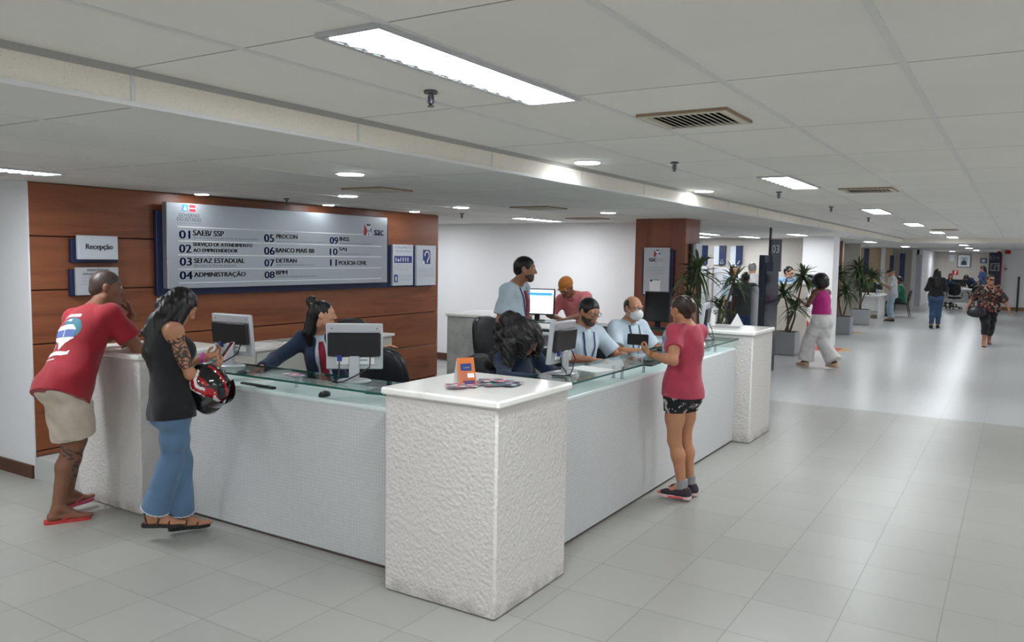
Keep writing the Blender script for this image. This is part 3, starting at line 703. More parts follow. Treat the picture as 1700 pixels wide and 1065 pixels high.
Mt = Matrix.Translation((0, 0, .075+.16)) @ Matrix.Rotation(math.radians(-6), 4, 'X') @ frame((0, -.0137, 0), (1, 0, 0), (0, 0, 1))
inked('page_header', scr, Mt, [R4(-.2, .075, .2, .11)], mat('page_blue', (60, 140, 190), .4, emit=((70, 150, 200), .8)))
inked('page_rule', scr, Mt, [R4(-.2, -.045, .2, -.042)], ink_soft)
monitor((-3.42, 8.58, GZ), (.1, -1), 'dark switched-off monitor below the sign on the wooden column', w_=.30, h_=.34, style='black', cable=False)

# chairs
PZ = .17
office_chair((-3.93, 4.80, PZ), math.radians(178), 'black leather office chair that the receptionist with the hair bun holds', seat=.46, bz=.76)
office_chair((-5.62, 5.90, PZ), math.radians(30), 'black leather chair in front of the wood panelling, behind the receptionist', seat=.48, bz=.79, back=(.40, .46))
office_chair((-4.50, 7.12, PZ), math.radians(82), 'black chair seen side-on next to the standing clerk', seat=.46, bz=.79)
office_chair((-3.18, 7.25, PZ), math.radians(85), 'black office chair under the man with the face mask', seat=.48, bz=.75)
office_chair((-3.28, 6.44, PZ), math.radians(95), 'black office chair under the bearded clerk', seat=.48, bz=.62)
office_chair((-3.29, 5.27, PZ), math.radians(95), 'black office chair under the curly-haired woman', seat=.46, bz=.66)
office_chair((-4.62, 4.78, PZ), math.radians(35), 'black office chair under the receptionist with the hair bun', seat=.46, bz=.62)

# low cabinet along the panelling with papers
cab = thing('low_cabinet', (-6.3, 6.0, PZ), 'long cream low cabinet along the wood panelling', 'cabinet'); o = cab.location
cab_m = mat('cabinet_cream', (212, 210, 200), .45)
MB().box((-6.60, 4.55, PZ), (-6.12, 7.2, .90)).build('carcass', cab_m, cab, org=o)
MB().box((-6.61, 4.53, .90), (-6.09, 7.22, .93), bev=.004).build('cabinet_top', marble, cab, org=o)
for k in range(4):
    d = MB().box((-6.12, 4.56+k*.66, PZ+.04), (-6.105, 4.56+k*.66+.645, .885), bev=.003).build('cabinet_door', cab_m, cab, org=o)
    MB().tube([(-6.105, 4.6+k*.66, .72), (-6.085, 4.6+k*.66, .72), (-6.085, 4.6+k*.66, .62), (-6.105, 4.6+k*.66, .62)], .005, 6).build('door_handle', chrome, d, org=o)
mag = [mat('magazine_grey', (150, 152, 150), .5), mat('magazine_dark', (60, 62, 66), .5), paper]
mag_lab = ['white sheaf of papers on the low cabinet', 'grey magazine lying open on the low cabinet', 'dark magazine among the papers on the low cabinet', 'folded newspaper on the low cabinet', 'loose white leaflet at the cabinet front edge']
for k, (x, y, a, mm) in enumerate(((-6.33, 5.42, 20, 2), (-6.33, 5.85, -10, 0), (-6.33, 6.22, 15, 1), (-6.35, 6.6, 5, 0), (-6.25, 5.05, -20, 2))):
    r = thing('magazine', (x, y, .93), mag_lab[k], 'magazine', 'papers on the low cabinet', math.radians(a))
    MB().box((-.11, -.15, 0), (.11, .15, .008+.006*(k % 3)), bev=.002).build('pages', paper, r)
    MB().box((-.112, -.152, .0085+.006*(k % 3)), (.112, .152, .0105+.006*(k % 3))).build('cover', mag[mm], r)

# things on the counters
def flat(name, x, y, z, w_, l_, a, m, lb, cat, group=None, th=.0025):
    mb = MB().box((-w_/2, -l_/2, 0), (w_/2, l_/2, th)); ob = mb.build(name, m); ob.location = (x, y, z); ob.rotation_euler = (0, 0, math.radians(a)); return tag(ob, lb, cat, group)
def leaflet_mat(nm, c1, c2, c3):
    m = mat(nm, c1, .4); t = NT(m); p_ = objcoord(t); v = t.n('ShaderNodeTexVoronoi'); v.inputs['Scale'].default_value = 26; t.l(p_, v.inputs['Vector'])
    sp_ = t.n('ShaderNodeSeparateColor'); t.l(v.outputs['Color'], sp_.inputs[0]); t.col(t.mix(t.m('GREATER_THAN', sp_.outputs[0], .62), t.mix(t.m('GREATER_THAN', sp_.outputs[1], .5), c1, c2), c3)); return m
lm = [leaflet_mat('leaflet_purple', (110, 72, 112), (60, 120, 122), (222, 220, 224)), leaflet_mat('leaflet_teal', (70, 130, 128), (150, 92, 108), (214, 222, 222)), leaflet_mat('leaflet_pink', (200, 120, 130), (90, 110, 130), (232, 228, 228))]
ll = ['purple leaflet, furthest back on the leaflet pedestal', 'teal leaflet lying beside the tent card', 'pink and white leaflet by the foot of the tent card', 'teal leaflet overlapping others in the middle of the pedestal top', 'dark purple leaflet at the pile edge on the pedestal top', 'pale pink leaflet nearest the pedestal front edge', 'white folded leaflet on top of the pile']
for k, (x, y, a, mm) in enumerate(((-2.44, 3.86, 30, 0), (-2.53, 3.80, -25, 1), (-2.52, 3.63, 15, 2), (-2.45, 3.72, 50, 1), (-2.36, 3.78, 10, 0), (-2.55, 3.53, 40, 2), (-2.48, 3.79, -50, 2))):
    flat('leaflet', x, y, 1.1302+.0027*k, .105, .15, a, lm[mm], ll[k], 'leaflet', 'leaflets on the front pedestal')
tc = thing('tent_card', (-2.58, 3.66, 1.13), 'orange and white folded tent card standing on the leaflet pedestal', 'tent card', None, math.radians(58))
fc = mat('tent_orange', (214, 120, 60), .4)
MB().add([(-.05, -.05, 0), (.05, -.05, 0), (.05, .002, .15), (-.05, .002, .15), (-.05, -.048, 0), (.05, -.048, 0), (.05, .004, .15), (-.05, .004, .15)], [(0, 1, 2, 3), (7, 6, 5, 4), (0, 3, 7, 4), (1, 5, 6, 2), (3, 2, 6, 7), (0, 4, 5, 1)]).build('front_flap', fc, tc)
MB().add([(-.05, .055, 0), (.05, .055, 0), (.05, .004, .15), (-.05, .004, .15), (-.05, .053, 0), (.05, .053, 0), (.05, .002, .15), (-.05, .002, .15)], [(3, 2, 1, 0), (4, 5, 6, 7), (4, 7, 3, 0), (2, 6, 5, 1), (7, 6, 2, 3), (1, 5, 4, 0)]).build('back_flap', paper, tc)
MT = frame((0, -.0505, 0), (1, 0, 0), (0, .052, .15))
inked('printed_picture', tc, MT, [R4(-.035, .085, .03, .125)], ink_blue); inked('printed_portrait', tc, MT, [R4(-.04, .035, .0, .08)], mat('print_tan', (190, 110, 86), .5)); inked('printed_block', tc, MT, [R4(-.03, .004, .04, .03)], mat('print_purple', (92, 66, 110), .5)); inked('printed_strip', tc, MT, [R4(0, .045, .04, .07), R4(-.02, .10, .02, .108)], white_ink)
flat('paper_sheet', -2.53, 5.12, GZ+.0005, .21, .297, 78, paper, 'white sheet of paper on the glass shelf beside the curly-haired woman', 'paper')
flat('paper_sheet', -4.35, 3.70, ZW+.0005, .21, .297, 30, paper, 'white sheet under the glass shelf before the seated receptionist', 'paper')
flat('notebook', -2.62, 6.35, ZW+.0005, .2, .29, 4, mat('notebook_black', (40, 40, 44), .5), 'dark notebook on the desk beneath the glass, by the man with the mask', 'notebook', th=.012)
pen_m = mat('leaflet_red_white', (206, 120, 128), .4)
flat('leaflet', -3.92, 3.66, GZ+.0005, .09, .19, 70, lm[2], 'red and white leaflet on the glass shelf before the seated receptionist', 'leaflet')
def keyboard(loc, rz, lb):
    r = thing('keyboard', loc, lb, 'keyboard', 'keyboards', rz)
    MB().box((-.21, -.07, 0), (.21, .07, .018), bev=.004).build('body', black_plastic, r)
    mb = MB()
    for i in range(5):
        for j in range(15): mb.box((-.2+j*.0268, -.058+i*.0235, .018), (-.2+j*.0268+.022, -.058+i*.0235+.019, .023))
    mb.build('keys', mat('key_grey', (52, 54, 58), .5), r)
keyboard((-3.28, 3.93, ZW), math.radians(8), 'black keyboard under the glass shelf next to the leaflet pedestal')
keyboard((-2.72, 4.62, ZW), math.radians(88), 'black keyboard on the desk of the curly-haired woman')
keyboard((-2.80, 7.50, ZW), math.radians(80), 'black keyboard on the desk near the corridor end pedestal')
keyboard((-4.60, 8.35, ZW), math.radians(4), 'black keyboard on the rear counter below the lit monitor')
def mouse(loc, rz, lb):
    r = thing('computer_mouse', loc, lb, 'mouse', 'computer mice', rz)
    MB().lathe([(.030, 0), (.032, .012), (.024, .026), (.008, .033)], n=18, M=Matrix.Diagonal((1, 1.7, 1, 1))).build('shell', black_plastic, r, smooth=True)
    MB().box((-.0025, -.035, .025), (.0025, -.012, .034)).build('wheel', grey_plastic, r)
mouse((-4.72, 3.90, ZW), .4, 'computer mouse under the hand of the seated receptionist')
mouse((-3.62, 3.62, ZW), .3, 'black computer mouse alone on the front worktop')
pt = MB().box((-.17, -.016, 0), (.17, .016, .016), bev=.006).build('cable_tray', black_plastic); pt.location = (-4.22, 3.615, ZW); pt.rotation_euler = (0, 0, -.05); tag(pt, 'long dark strip lying on the worktop in front of the seated receptionist', 'power strip')
# water bottle, sanitiser pump, acrylic stands
r = thing('water_bottle', (-2.52, 6.55, GZ), 'clear plastic water bottle with a blue cap on the glass shelf', 'bottle')
MB().lathe([(.030, 0), (.034, .01), (.034, .05), (.031, .055), (.034, .06), (.034, .13), (.026, .16), (.013, .18), (.013, .19)], n=20).build('bottle_body', mat('pet_clear', (205, 222, 236), .08, trans=.75, ior=1.3), r, smooth=True)
MB().lathe([(.0345, .065), (.0348, .066), (.0348, .115), (.0345, .116)], n=20).build('label_band', mat('bottle_label', (150, 160, 200), .5), r, smooth=True)
MB().lathe([(.0155, .185), (.0155, .205), (.012, .208)], n=16).build('cap', mat('cap_blue', (30, 60, 110), .4), r, smooth=True)
r = thing('sanitiser_bottle', (-2.78, 8.55, 1.13), 'white sanitiser pump bottle on the corridor end pedestal', 'bottle')
MB().lathe([(.036, 0), (.038, .01), (.038, .10), (.030, .125), (.014, .135), (.014, .15)], n=18).build('bottle_body', white_plastic, r, smooth=True)
MB().tube([(0, 0, .15), (0, 0, .185), (.012, 0, .19), (.045, 0, .182)], .006, 8).lathe([(.016, .15), (.016, .16)], n=12).build('pump_head', white_plastic, r, smooth=True)
r = thing('acrylic_stand', (-2.55, 8.70, 1.13), 'small white triangular card stand on the corridor end pedestal', 'card stand', None, .2)
MB().prism([(-.07, 0), (.07, 0), (.0, .14)], frame((0, -.03, 0), (1, 0, .0), (0, .25, 1)), .004).build('front_card', white_plastic, r)
MB().prism([(-.07, 0), (.07, 0), (.0, .14)], frame((0, .045, 0), (1, 0, .0), (0, -.25, 1)), .004).build('back_card', white_plastic, r)
flat('paper_stack', -2.6, 8.42, 1.1301, .3, .2, 10, mat('folder_grey', (176, 176, 180), .5), 'grey folder lying on the corridor end pedestal', 'folder', th=.006)
# wire loop on the pedestal that the man in red leans on
tag(MB().tube([(-.035, 0, 0), (-.012, 0, .085), (0, 0, .10), (.012, 0, .085), (.05, .02, 0)], .0022, 6).build('wire_stand', mat('wire_pink', (216, 182, 172), .4), org=(-5.72, 3.98, 1.13), smooth=True), 'thin pale wire card holder on the pedestal beside the man in red', 'card holder').location = (-5.72, 3.98, 1.13)
# ------------------------------------------------------------------ bodies as blended solids, meshed by surface nets
def V(*a): return np.array(a, dtype=np.float64)
def nrm(v): v = np.asarray(v, float); return v/max(np.linalg.norm(v), 1e-9)
class Solid:
    def __init__(s, h): s.h = h; s.pr = []; s.cuts = []; s.folds = None
    def cap(s, a, b, ra, rb=None, k=.02, m=0, sq=None, flat=False, op='u'):
        s.pr.append(('c', V(*a), V(*b), ra, ra if rb is None else rb, k, m, sq, flat, op)); return s
    def chain(s, pts, rs, **q):
        for i in range(len(pts)-1): s.cap(pts[i], pts[i+1], rs[i], rs[i+1], **q)
        return s
    def ell(s, c, r, A=None, k=.02, m=0, op='u'):
        s.pr.append(('e', V(*c), np.array(r, float), np.eye(3) if A is None else np.array(A, float), k, m, op)); return s
    def cut(s, p, n): s.cuts.append((V(*p), nrm(n))); return s
    def _bounds(s, q):
        if q[0] == 'c':
            r = max(q[3], q[4])*1.05; return np.minimum(q[1], q[2])-r, np.maximum(q[1], q[2])+r
        e = np.sqrt(((q[3].T*q[2])**2).sum(1)); return q[1]-e, q[1]+e
    def grid(s):
        h = s.h; lo = np.full(3, 1e9); hi = -lo
        for q in s.pr:
            if q[-1] != 'u': continue
            a, b = s._bounds(q); lo = np.minimum(lo, a); hi = np.maximum(hi, b)
        lo -= 4*h; hi += 4*h
        n = np.ceil((hi-lo)/h).astype(int)+1
        D = np.full(n, 1.0, np.float32); I = np.zeros(n, np.uint8)
        ax = [lo[i]+h*np.arange(n[i]) for i in range(3)]
        for q in s.pr:
            k = q[5] if q[0] == 'c' else q[4]; m = q[6] if q[0] == 'c' else q[5]; op = q[-1]
            a, b = s._bounds(q); mg = k+3*h
            i0 = np.maximum(((a-mg-lo)/h).astype(int), 0); i1 = np.minimum(((b+mg-lo)/h).astype(int)+2, n)
            if (i1 <= i0).any(): continue
            sl = tuple(slice(i0[i], i1[i]) for i in range(3))
            X = (ax[0][sl[0]]-q[1][0])[:, None, None]; Y = (ax[1][sl[1]]-q[1][1])[None, :, None]; Z = (ax[2][sl[2]]-q[1][2])[None, None, :]
            if q[0] == 'c':
                ba = q[2]-q[1]; L2 = max(ba@ba, 1e-9)
                t = (X*ba[0]+Y*ba[1]+Z*ba[2])/L2
                tc = np.clip(t, 0, 1) if not q[8] else np.clip(t, 0, 3)
                dx, dy, dz = X-tc*ba[0], Y-tc*ba[1], Z-tc*ba[2]
                if q[7] is not None:
                    nn, f = q[7]; nn = nrm(nn); dn = (dx*nn[0]+dy*nn[1]+dz*nn[2])*(1/f-1)
                    dx, dy, dz = dx+dn*nn[0], dy+dn*nn[1], dz+dn*nn[2]
                d = np.sqrt(dx*dx+dy*dy+dz*dz)-(q[3]+(q[4]-q[3])*np.clip(tc, 0, 1))
                if q[8]: d = np.maximum(d, (t-1)*math.sqrt(L2))
            else:
                A = q[3]; r = q[2]
                u = [A[i][0]*X+A[i][1]*Y+A[i][2]*Z for i in range(3)]
                k0 = np.sqrt(sum((u[i]/r[i])**2 for i in range(3))); k1 = np.sqrt(sum((u[i]/r[i]**2)**2 for i in range(3)))
                d = k0*(k0-1)/np.maximum(k1, 1e-6)
            d = d.astype(np.float32); P = D[sl]
            if op == 'u':
                I[sl] = np.where(d < P, m, I[sl])
                hh = np.maximum(k-np.abs(P-d), 0)/max(k, 1e-6)
                D[sl] = np.minimum(P, d)-hh*hh*k*.25
            else:
                hh = np.maximum(k-np.abs(P+d), 0)/max(k, 1e-6)
                D[sl] = np.maximum(P, -d)+hh*hh*k*.25
        if s.folds:
            amp, fr = s.folds
            G = np.argwhere(np.abs(D) < 4*h+amp)
            p = lo+G*h
            w_ = sum(np.sin(p[:, 0]*f[0]+p[:, 1]*f[1]+p[:, 2]*f[2]+f[3]+1.7*np.sin(p[:, 2]*f[4]+p[:, 0]*f[5])) for f in fr)/len(fr)
            D[tuple(G.T)] += (amp*w_).astype(np.float32)
        for p, nn in s.cuts:
            pl = ((ax[0]-p[0])*nn[0])[:, None, None]+((ax[1]-p[1])*nn[1])[None, :, None]+((ax[2]-p[2])*nn[2])[None, None, :]
            D = np.maximum(D, pl.astype(np.float32))
        s.D, s.I, s.lo, s.n = D, I, lo, n
        return s
    def at(s, P):
        q = (np.asarray(P)-s.lo)/s.h; i = np.clip(np.floor(q).astype(int), 0, s.n-2); f = q-i; out = 0
        for dx in (0, 1):
            for dy in (0, 1):
                for dz in (0, 1):
                    w_ = (f[..., 0] if dx else 1-f[..., 0])*(f[..., 1] if dy else 1-f[..., 1])*(f[..., 2] if dz else 1-f[..., 2])
                    out = out+w_*s.D[i[..., 0]+dx, i[..., 1]+dy, i[..., 2]+dz]
        return out
    def hit(s, P, d, reach=.35, step=.004):
        """first surface point from P along d; None where nothing is met"""
        P = np.atleast_2d(np.asarray(P, float)); d = nrm(d)
        out = np.full(P.shape, np.nan); alive = np.ones(len(P), bool); q = P.copy()
        for _ in range(int(reach/step)):
            idx = np.where(alive)[0]
            if not len(idx): break
            v = s.at(q[idx]); hitm = v < 0
            out[idx[hitm]] = q[idx[hitm]]+d*(v[hitm, None]); alive[idx[hitm]] = False
            q[alive] += d*step
        return out
    def mesh(s):
        D, I, h = s.D, s.I, s.h; ins = D < 0
        cnt = np.zeros(tuple(x-1 for x in D.shape), np.int8)
        for a in (0, 1):
            for b in (0, 1):
                for c in (0, 1): cnt += ins[a:D.shape[0]-1+a, b:D.shape[1]-1+b, c:D.shape[2]-1+c]
        act = (cnt > 0) & (cnt < 8); G = np.argwhere(act)
        idx = np.full(cnt.shape, -1, np.int32); idx[act] = np.arange(len(G))
        acc = np.zeros((len(G), 3)); num = np.zeros(len(G))
        for a_ in range(3):
            o1, o2 = [q for q in range(3) if q != a_]
            for u in (0, 1):
                for v in (0, 1):
                    e0 = np.zeros(3, int); e0[o1] = u; e0[o2] = v; e1 = e0.copy(); e1[a_] = 1
                    d0 = D[tuple((G+e0).T)]; d1 = D[tuple((G+e1).T)]; cr = (d0 < 0) != (d1 < 0)
                    tt = np.where(cr, d0/np.where(cr, d0-d1, 1), 0)
                    p = np.repeat(e0[None].astype(float), len(G), 0); p[:, a_] += tt
                    acc[cr] += p[cr]; num[cr] += 1
        vs = s.lo+h*(G+acc/num[:, None]); vm = I[tuple(G.T)]
        faces = []
        for a_ in range(3):
            o1, o2 = [(1, 2), (2, 0), (0, 1)][a_]
            sh = list(D.shape); s0 = [slice(None)]*3; s1 = [slice(None)]*3; s0[a_] = slice(0, -1); s1[a_] = slice(1, None)
            cr = ins[tuple(s0)] != ins[tuple(s1)]
            E_ = np.argwhere(cr)
            E_ = E_[(E_[:, o1] > 0) & (E_[:, o2] > 0) & (E_[:, o1] < sh[o1]-1) & (E_[:, o2] < sh[o2]-1)]
            def cell(du, dv):
                q = E_.copy(); q[:, o1] -= du; q[:, o2] -= dv; return idx[tuple(q.T)]
            Q = np.stack([cell(1, 1), cell(0, 1), cell(0, 0), cell(1, 0)], 1)
            fl = ins[tuple(E_.T)]
            Q[~fl] = Q[~fl][:, ::-1]
            faces.append(Q)
        return vs, np.concatenate(faces), vm
    def build(s, name, mats, parent, paint=None):
        if not hasattr(s, 'D'): s.grid()
        vs, Q, vm = s.mesh(); s.verts = vs
        me = bpy.data.meshes.new(name)
        me.vertices.add(len(vs)); me.vertices.foreach_set('co', vs.astype(np.float32).ravel())
        me.loops.add(len(Q)*4); me.loops.foreach_set('vertex_index', Q.astype(np.int32).ravel())
        me.polygons.add(len(Q)); me.polygons.foreach_set('loop_start', np.arange(0, len(Q)*4, 4, dtype=np.int32))
        try: me.polygons.foreach_set('loop_total', np.full(len(Q), 4, np.int32))
        except Exception: pass
        ms = mats if isinstance(mats, (list, tuple)) else [mats]
        for m in ms: me.materials.append(m)
        if paint is not None: vm = paint(vs, vm)
        if len(ms) > 1: me.polygons.foreach_set('material_index', np.minimum(vm[Q[:, 0]], len(ms)-1).astype(np.int32))
        me.polygons.foreach_set('use_smooth', np.ones(len(Q), bool))
        me.update(calc_edges=True); me.validate()
        o = bpy.data.objects.new(name, me); C.objects.link(o); o.parent = parent
        return o
FOLD = [(31, 17, 22, 0, 9, 7), (13, 35, 15, 2, 7, 11), (24, -21, 37, 4, 11, 5)]
# ---- figure materials
SK = {}
def skin(nm, c):
    m = mat('skin_'+nm, c, .5, sss=.06); return m
def fabric(nm, c, rough=.85, bump=.12, scale=300):
    if nm in MATS: return MATS[nm]
    m = mat(nm, c, rough); t = NT(m); t.b.inputs['Sheen Weight'].default_value = .15; p_ = objcoord(t); t.bump(t.noise(p_, scale, 2), bump, .002)
    t.col(t.mix(t.ramp(t.noise(p_, 9, 3), .3, .75), c, tuple(int(x*.88) for x in c))); return m
def hairm(nm, c):
    if nm in MATS: return MATS[nm]
    m = mat(nm, c, .38); t = NT(m); p_ = objcoord(t); n = t.noise(p_, 70, 4, .6, (1, 1, .16)); t.bump(n, .5, .006); t.col(t.mix(n, c, tuple(min(255, int(x*1.5+6)) for x in c))); return m
eye_w = mat('eye_white', (214, 208, 204), .3); eye_d = mat('eye_dark', (34, 24, 20), .2); lip_m = mat('lips', (132, 74, 66), .5)
hair_black = hairm('hair_black', (17, 14, 14)); hair_brown = hairm('hair_dark_brown', (40, 28, 22)); hair_stub = hairm('hair_stubble', (52, 40, 36)); hair_grey = hairm('hair_grey', (96, 92, 90))
class Figure:
    """one person: place joints, then build the body and the clothes round it. All coordinates are world minus the root."""
    def __init__(s, loc, label, group=None, sc=1.0, sex='m', sk=(150, 104, 78), h=.007, skn='x', weight=1.0):
        s.root = thing('person', loc, label, 'person', group); s.o = V(*loc); s.sc = sc; s.sex = sex; s.h = h; s.w = weight
        s.skin = skin(skn, sk); s.skc = sk; s.lipc = mat('lips_'+skn, tuple(int(a*.78+b*.1) for a, b in zip(sk, (150, 60, 60))), .45)
        s.arm = {}; s.leg = {}; s.fing = {}
    def W(s, p): return V(*p)-s.o
    def torso(s, P, N, f, fs=None):
        s.P, s.N = s.W(P), s.W(N); s.u = nrm(s.N-s.P)
        s.L = .53*s.sc
        def fr(fd): fd = nrm(V(*fd)-s.u*np.dot(fd, s.u)); return fd, nrm(np.cross(fd, s.u))
        s.f, s.r = fr(f); s.fs, s.rs = fr(fs if fs is not None else f)
        sw = (.178 if s.sex == 'm' else .152)*s.sc; s.sw = sw
        top = s.P+s.u*s.L
        s.N = top
        s.sh = {'R': top-s.u*.055*s.sc+s.rs*sw, 'L': top-s.u*.055*s.sc-s.rs*sw}
        hw = (.088 if s.sex == 'm' else .092)*s.sc
        s.hip = {'R': s.P+s.r*hw, 'L': s.P-s.r*hw}
        return s
    def head(s, HC, f, tilt=None):
        s.hf = nrm(f); base = nrm(V(*tilt)) if tilt is not None else V(0, 0, 1)
        s.hu = nrm(base-s.hf*np.dot(base, s.hf)); s.hr = nrm(np.cross(s.hf, s.hu)); s.HC = s.W(HC); return s
    def H(s, x, y, z): k = s.sc*(1.0 if s.sex == 'm' else .96); return s.HC+(s.hr*x+s.hf*y+s.hu*z)*k
    def hs(s, r): return r*s.sc*(1.0 if s.sex == 'm' else .96)
    def HA(s): return np.array([s.hr, s.hf, s.hu])
    def TA(s, sh=False): return np.array([s.rs, s.fs, s.u]) if sh else np.array([s.r, s.f, s.u])
    @staticmethod
    def ik(a, c, la, lb, hint):
        d = c-a; L = np.linalg.norm(d)
        if L > .995*(la+lb): c = a+d/L*.995*(la+lb); L = .995*(la+lb)
        if L < abs(la-lb)+.02: L = abs(la-lb)+.02; c = a+nrm(d)*L
        d = nrm(c-a); x = (la*la-lb*lb+L*L)/(2*L); y = math.sqrt(max(la*la-x*x, 0))
        hv = hint-a; hv = hv-d*np.dot(hv, d); hv = nrm(hv) if np.linalg.norm(hv) > 1e-5 else nrm(np.cross(d, V(0, 0, 1)))
        return a+d*x+hv*y, c
    def set_arm(s, side, elbow, wrist, fdir=None, palm=None, curl=.5, thumb=.5):
        a = s.sh[side]; e, w_ = s.ik(a, s.W(wrist), .285*s.sc, .25*s.sc, s.W(elbow))
        fd = nrm(fdir) if fdir is not None else nrm(w_-e)
        pn = nrm(palm) if palm is not None else nrm(np.cross(fd, s.rs if side == 'R' else -s.rs))
        pn = nrm(pn-fd*np.dot(pn, fd)); s.arm[side] = (a, e, w_, fd, pn, curl, thumb); return s
    def hang(s, side, fwd=0.0, out=.06, bend=.10):
        a = s.sh[side]; sg = 1 if side == 'R' else -1; k = s.sc
        w_ = a+V(0, 0, -.50*k)+s.rs*sg*out*k+s.fs*(fwd+bend*.5)*k
        return s.set_arm(side, s.o+a+V(0, 0, -.28*k)+s.rs*sg*.08-s.fs*.2, s.o+w_, V(0, 0, -1)+s.fs*.25, -s.rs*sg+s.fs*.3, .45)
    def set_leg(s, side, ankle, knee=None, toe=None, heel=0.0):
        a = s.hip[side]; kn = s.W(knee) if knee is not None else a+s.f
        k_, an = s.ik(a, s.W(ankle), .415*s.sc, .40*s.sc, kn)
        t = V(*(toe if toe is not None else s.f)); s.leg[side] = (a, k_, an, nrm(t), heel); return s
    # -- body
    def hand(s, B, side, m=0):
        a, e, w_, d, n, curl, th = s.arm[side]; k = s.sc*(1 if s.sex == 'm' else .92)
        t = nrm(np.cross(d, n)); t = t if side == 'R' else -t
        s.fing[side] = w_+d*.10*k
        for off, ln, dd in ((.029, .068, .0), (.010, .076, .004), (-.010, .070, .002), (-.028, .055, -.006)):
            b0 = w_+t*off*.55*k+d*.015*k; b1 = w_+t*off*k+d*(.088+dd)*k
            B.cap(b0, b1, .0135*k, .0105*k, k=.010, m=m)
            p = b1; ang = curl*.55+off*1.5
            for frac, r0, r1 in ((.45, .0098, .0088), (.30, .0088, .0080), (.25, .0080, .0070)):
                dv = d*math.cos(ang)+n*math.sin(ang)+t*off*.8; q = p+nrm(dv)*ln*frac*k
                B.cap(p, q, r0*k, r1*k, k=.003, m=m); p = q; ang += curl*.85
        b = w_+d*.022*k+t*.022*k; j = b+(d*.55+t*.62+n*(.15+.4*th))*.045*k; q = j+(d*.85+t*(.35-.5*th)+n*(.2+.5*th))*.032*k; z_ = q+(d*.95+t*(.1-.5*th)+n*.35*th)*.024*k
        B.cap(b, j, .0145*k, .0115*k, k=.010, m=m).cap(j, q, .011*k, .0095*k, k=.004, m=m).cap(q, z_, .0095*k, .0075*k, k=.004, m=m)
    def add_head(s, B, detail=True):
        H, hs, A = s.H, s.hs, s.HA()
        nb = s.N-s.u*.02*s.sc-s.fs*.012
        B.cap(nb, H(0, -.022, -.075), hs(.058 if s.sex == 'm' else .047), hs(.052 if s.sex == 'm' else .045), k=.05)
        B.ell(H(0, -.014, .028), (hs(.076), hs(.096), hs(.086)), A, k=.02)
        B.ell(H(0, .028, -.030), (hs(.060), hs(.060), hs(.086)), A, k=.04)
        B.ell(H(0, .060, -.092), (hs(.026), hs(.024), hs(.022)), A, k=.035)
        for x in (-1, 1):
            B.cap(H(x*.056, .002, -.055), H(x*.020, .058, -.096), hs(.017), hs(.016), k=.03)
            B.ell(H(x*.040, .058, -.022), (hs(.022), hs(.022), hs(.02)), A, k=.02)
            B.ell(H(x*.077, -.008, -.006), (hs(.011), hs(.020), hs(.031)), A, k=.008)
        if not detail: B.cap(H(0, .088, .0), H(0, .104, -.032), hs(.009), hs(.013), k=.012); return
        for x in (-1, 1): B.ell(H(x*.032, .099, .006), (hs(.019), hs(.014), hs(.012)), A, k=.012, op='s')
        B.cap(H(-.042, .078, .026), H(.042, .078, .026), hs(.011), k=.014)
        for x in (-1, 1):
            B.ell(H(x*.032, .077, .005), (hs(.0145), hs(.012), hs(.0115)), A, k=.002, m=3)
            B.ell(H(x*.032, .0835, .005), (hs(.0065), hs(.0065), hs(.0065)), A, k=.001, m=4)
            B.cap(H(x*.016, .089, .029), H(x*.044, .080, .031), hs(.0052), hs(.004), k=.003, m=2)
        B.cap(H(0, .084, .012), H(0, .106, -.030), hs(.0085), hs(.012), k=.012)
        for x in (-1, 1): B.ell(H(x*.012, .095, -.035), (hs(.009), hs(.010), hs(.008)), A, k=.008)
        B.cap(H(-.019, .083, -.060), H(.019, .083, -.060), hs(.0065), k=.006, m=1).cap(H(-.016, .083, -.070), H(.016, .083, -.070), hs(.0075), k=.006, m=1)
    def body(s, detail=True, hair_mat=None, paint=None, extra=None, feet=True, bare_torso=False, hands=True):
        B = Solid(s.h); k = s.sc; w_ = s.w; m_ = s.sex == 'm'; s.B = B
        P, u, f, r = s.P, s.u, s.f, s.r
        A, A2 = s.TA(), s.TA(True)
        B.ell(P+u*.03*k, ((.150 if m_ else .162)*k*w_, .105*k*w_, .125*k), A, k=.03)
        B.ell(P+u*.18*k, ((.128 if m_ else .112)*k*w_, .088*k*w_, .15*k), A, k=.06)
        B.ell(P+u*.355*k-s.fs*.006, ((.150 if m_ else .128)*k*w_**.5, .106*k*w_**.5, .175*k), A2, k=.06)
        for S_ in 'RL':
            sg = 1 if S_ == 'R' else -1
            B.ell(P+r*sg*.068*k-f*.055*k-u*.035*k, (.088*k*w_, .078*k*w_, .09*k), A, k=.04)
            B.cap(s.N-u*.03*k, s.sh[S_]+u*.012*k, .052*k, .050*k, k=.05)
            if not m_: B.ell(P+u*.36*k+s.fs*.085*k+s.rs*sg*.062*k, (.058*k*w_, .055*k*w_, .062*k), A2, k=.04)
        for S_, v in s.arm.items():
            a, e, wr = v[:3]; g = (1.0 if m_ else .86)*k*w_**.7
            B.ell(a, (.058*g, .058*g, .062*g), k=.04)
            B.cap(a, e, .052*g, .038*g, k=.03); B.cap(a*.55+e*.45, a*.3+e*.7, .046*g, .040*g, k=.03)
            mid = e*.7+wr*.3; B.cap(e, mid, .038*g, .041*g, k=.02); B.cap(mid, wr, .041*g, .026*g, k=.02)
            if hands: s.hand(B, S_)
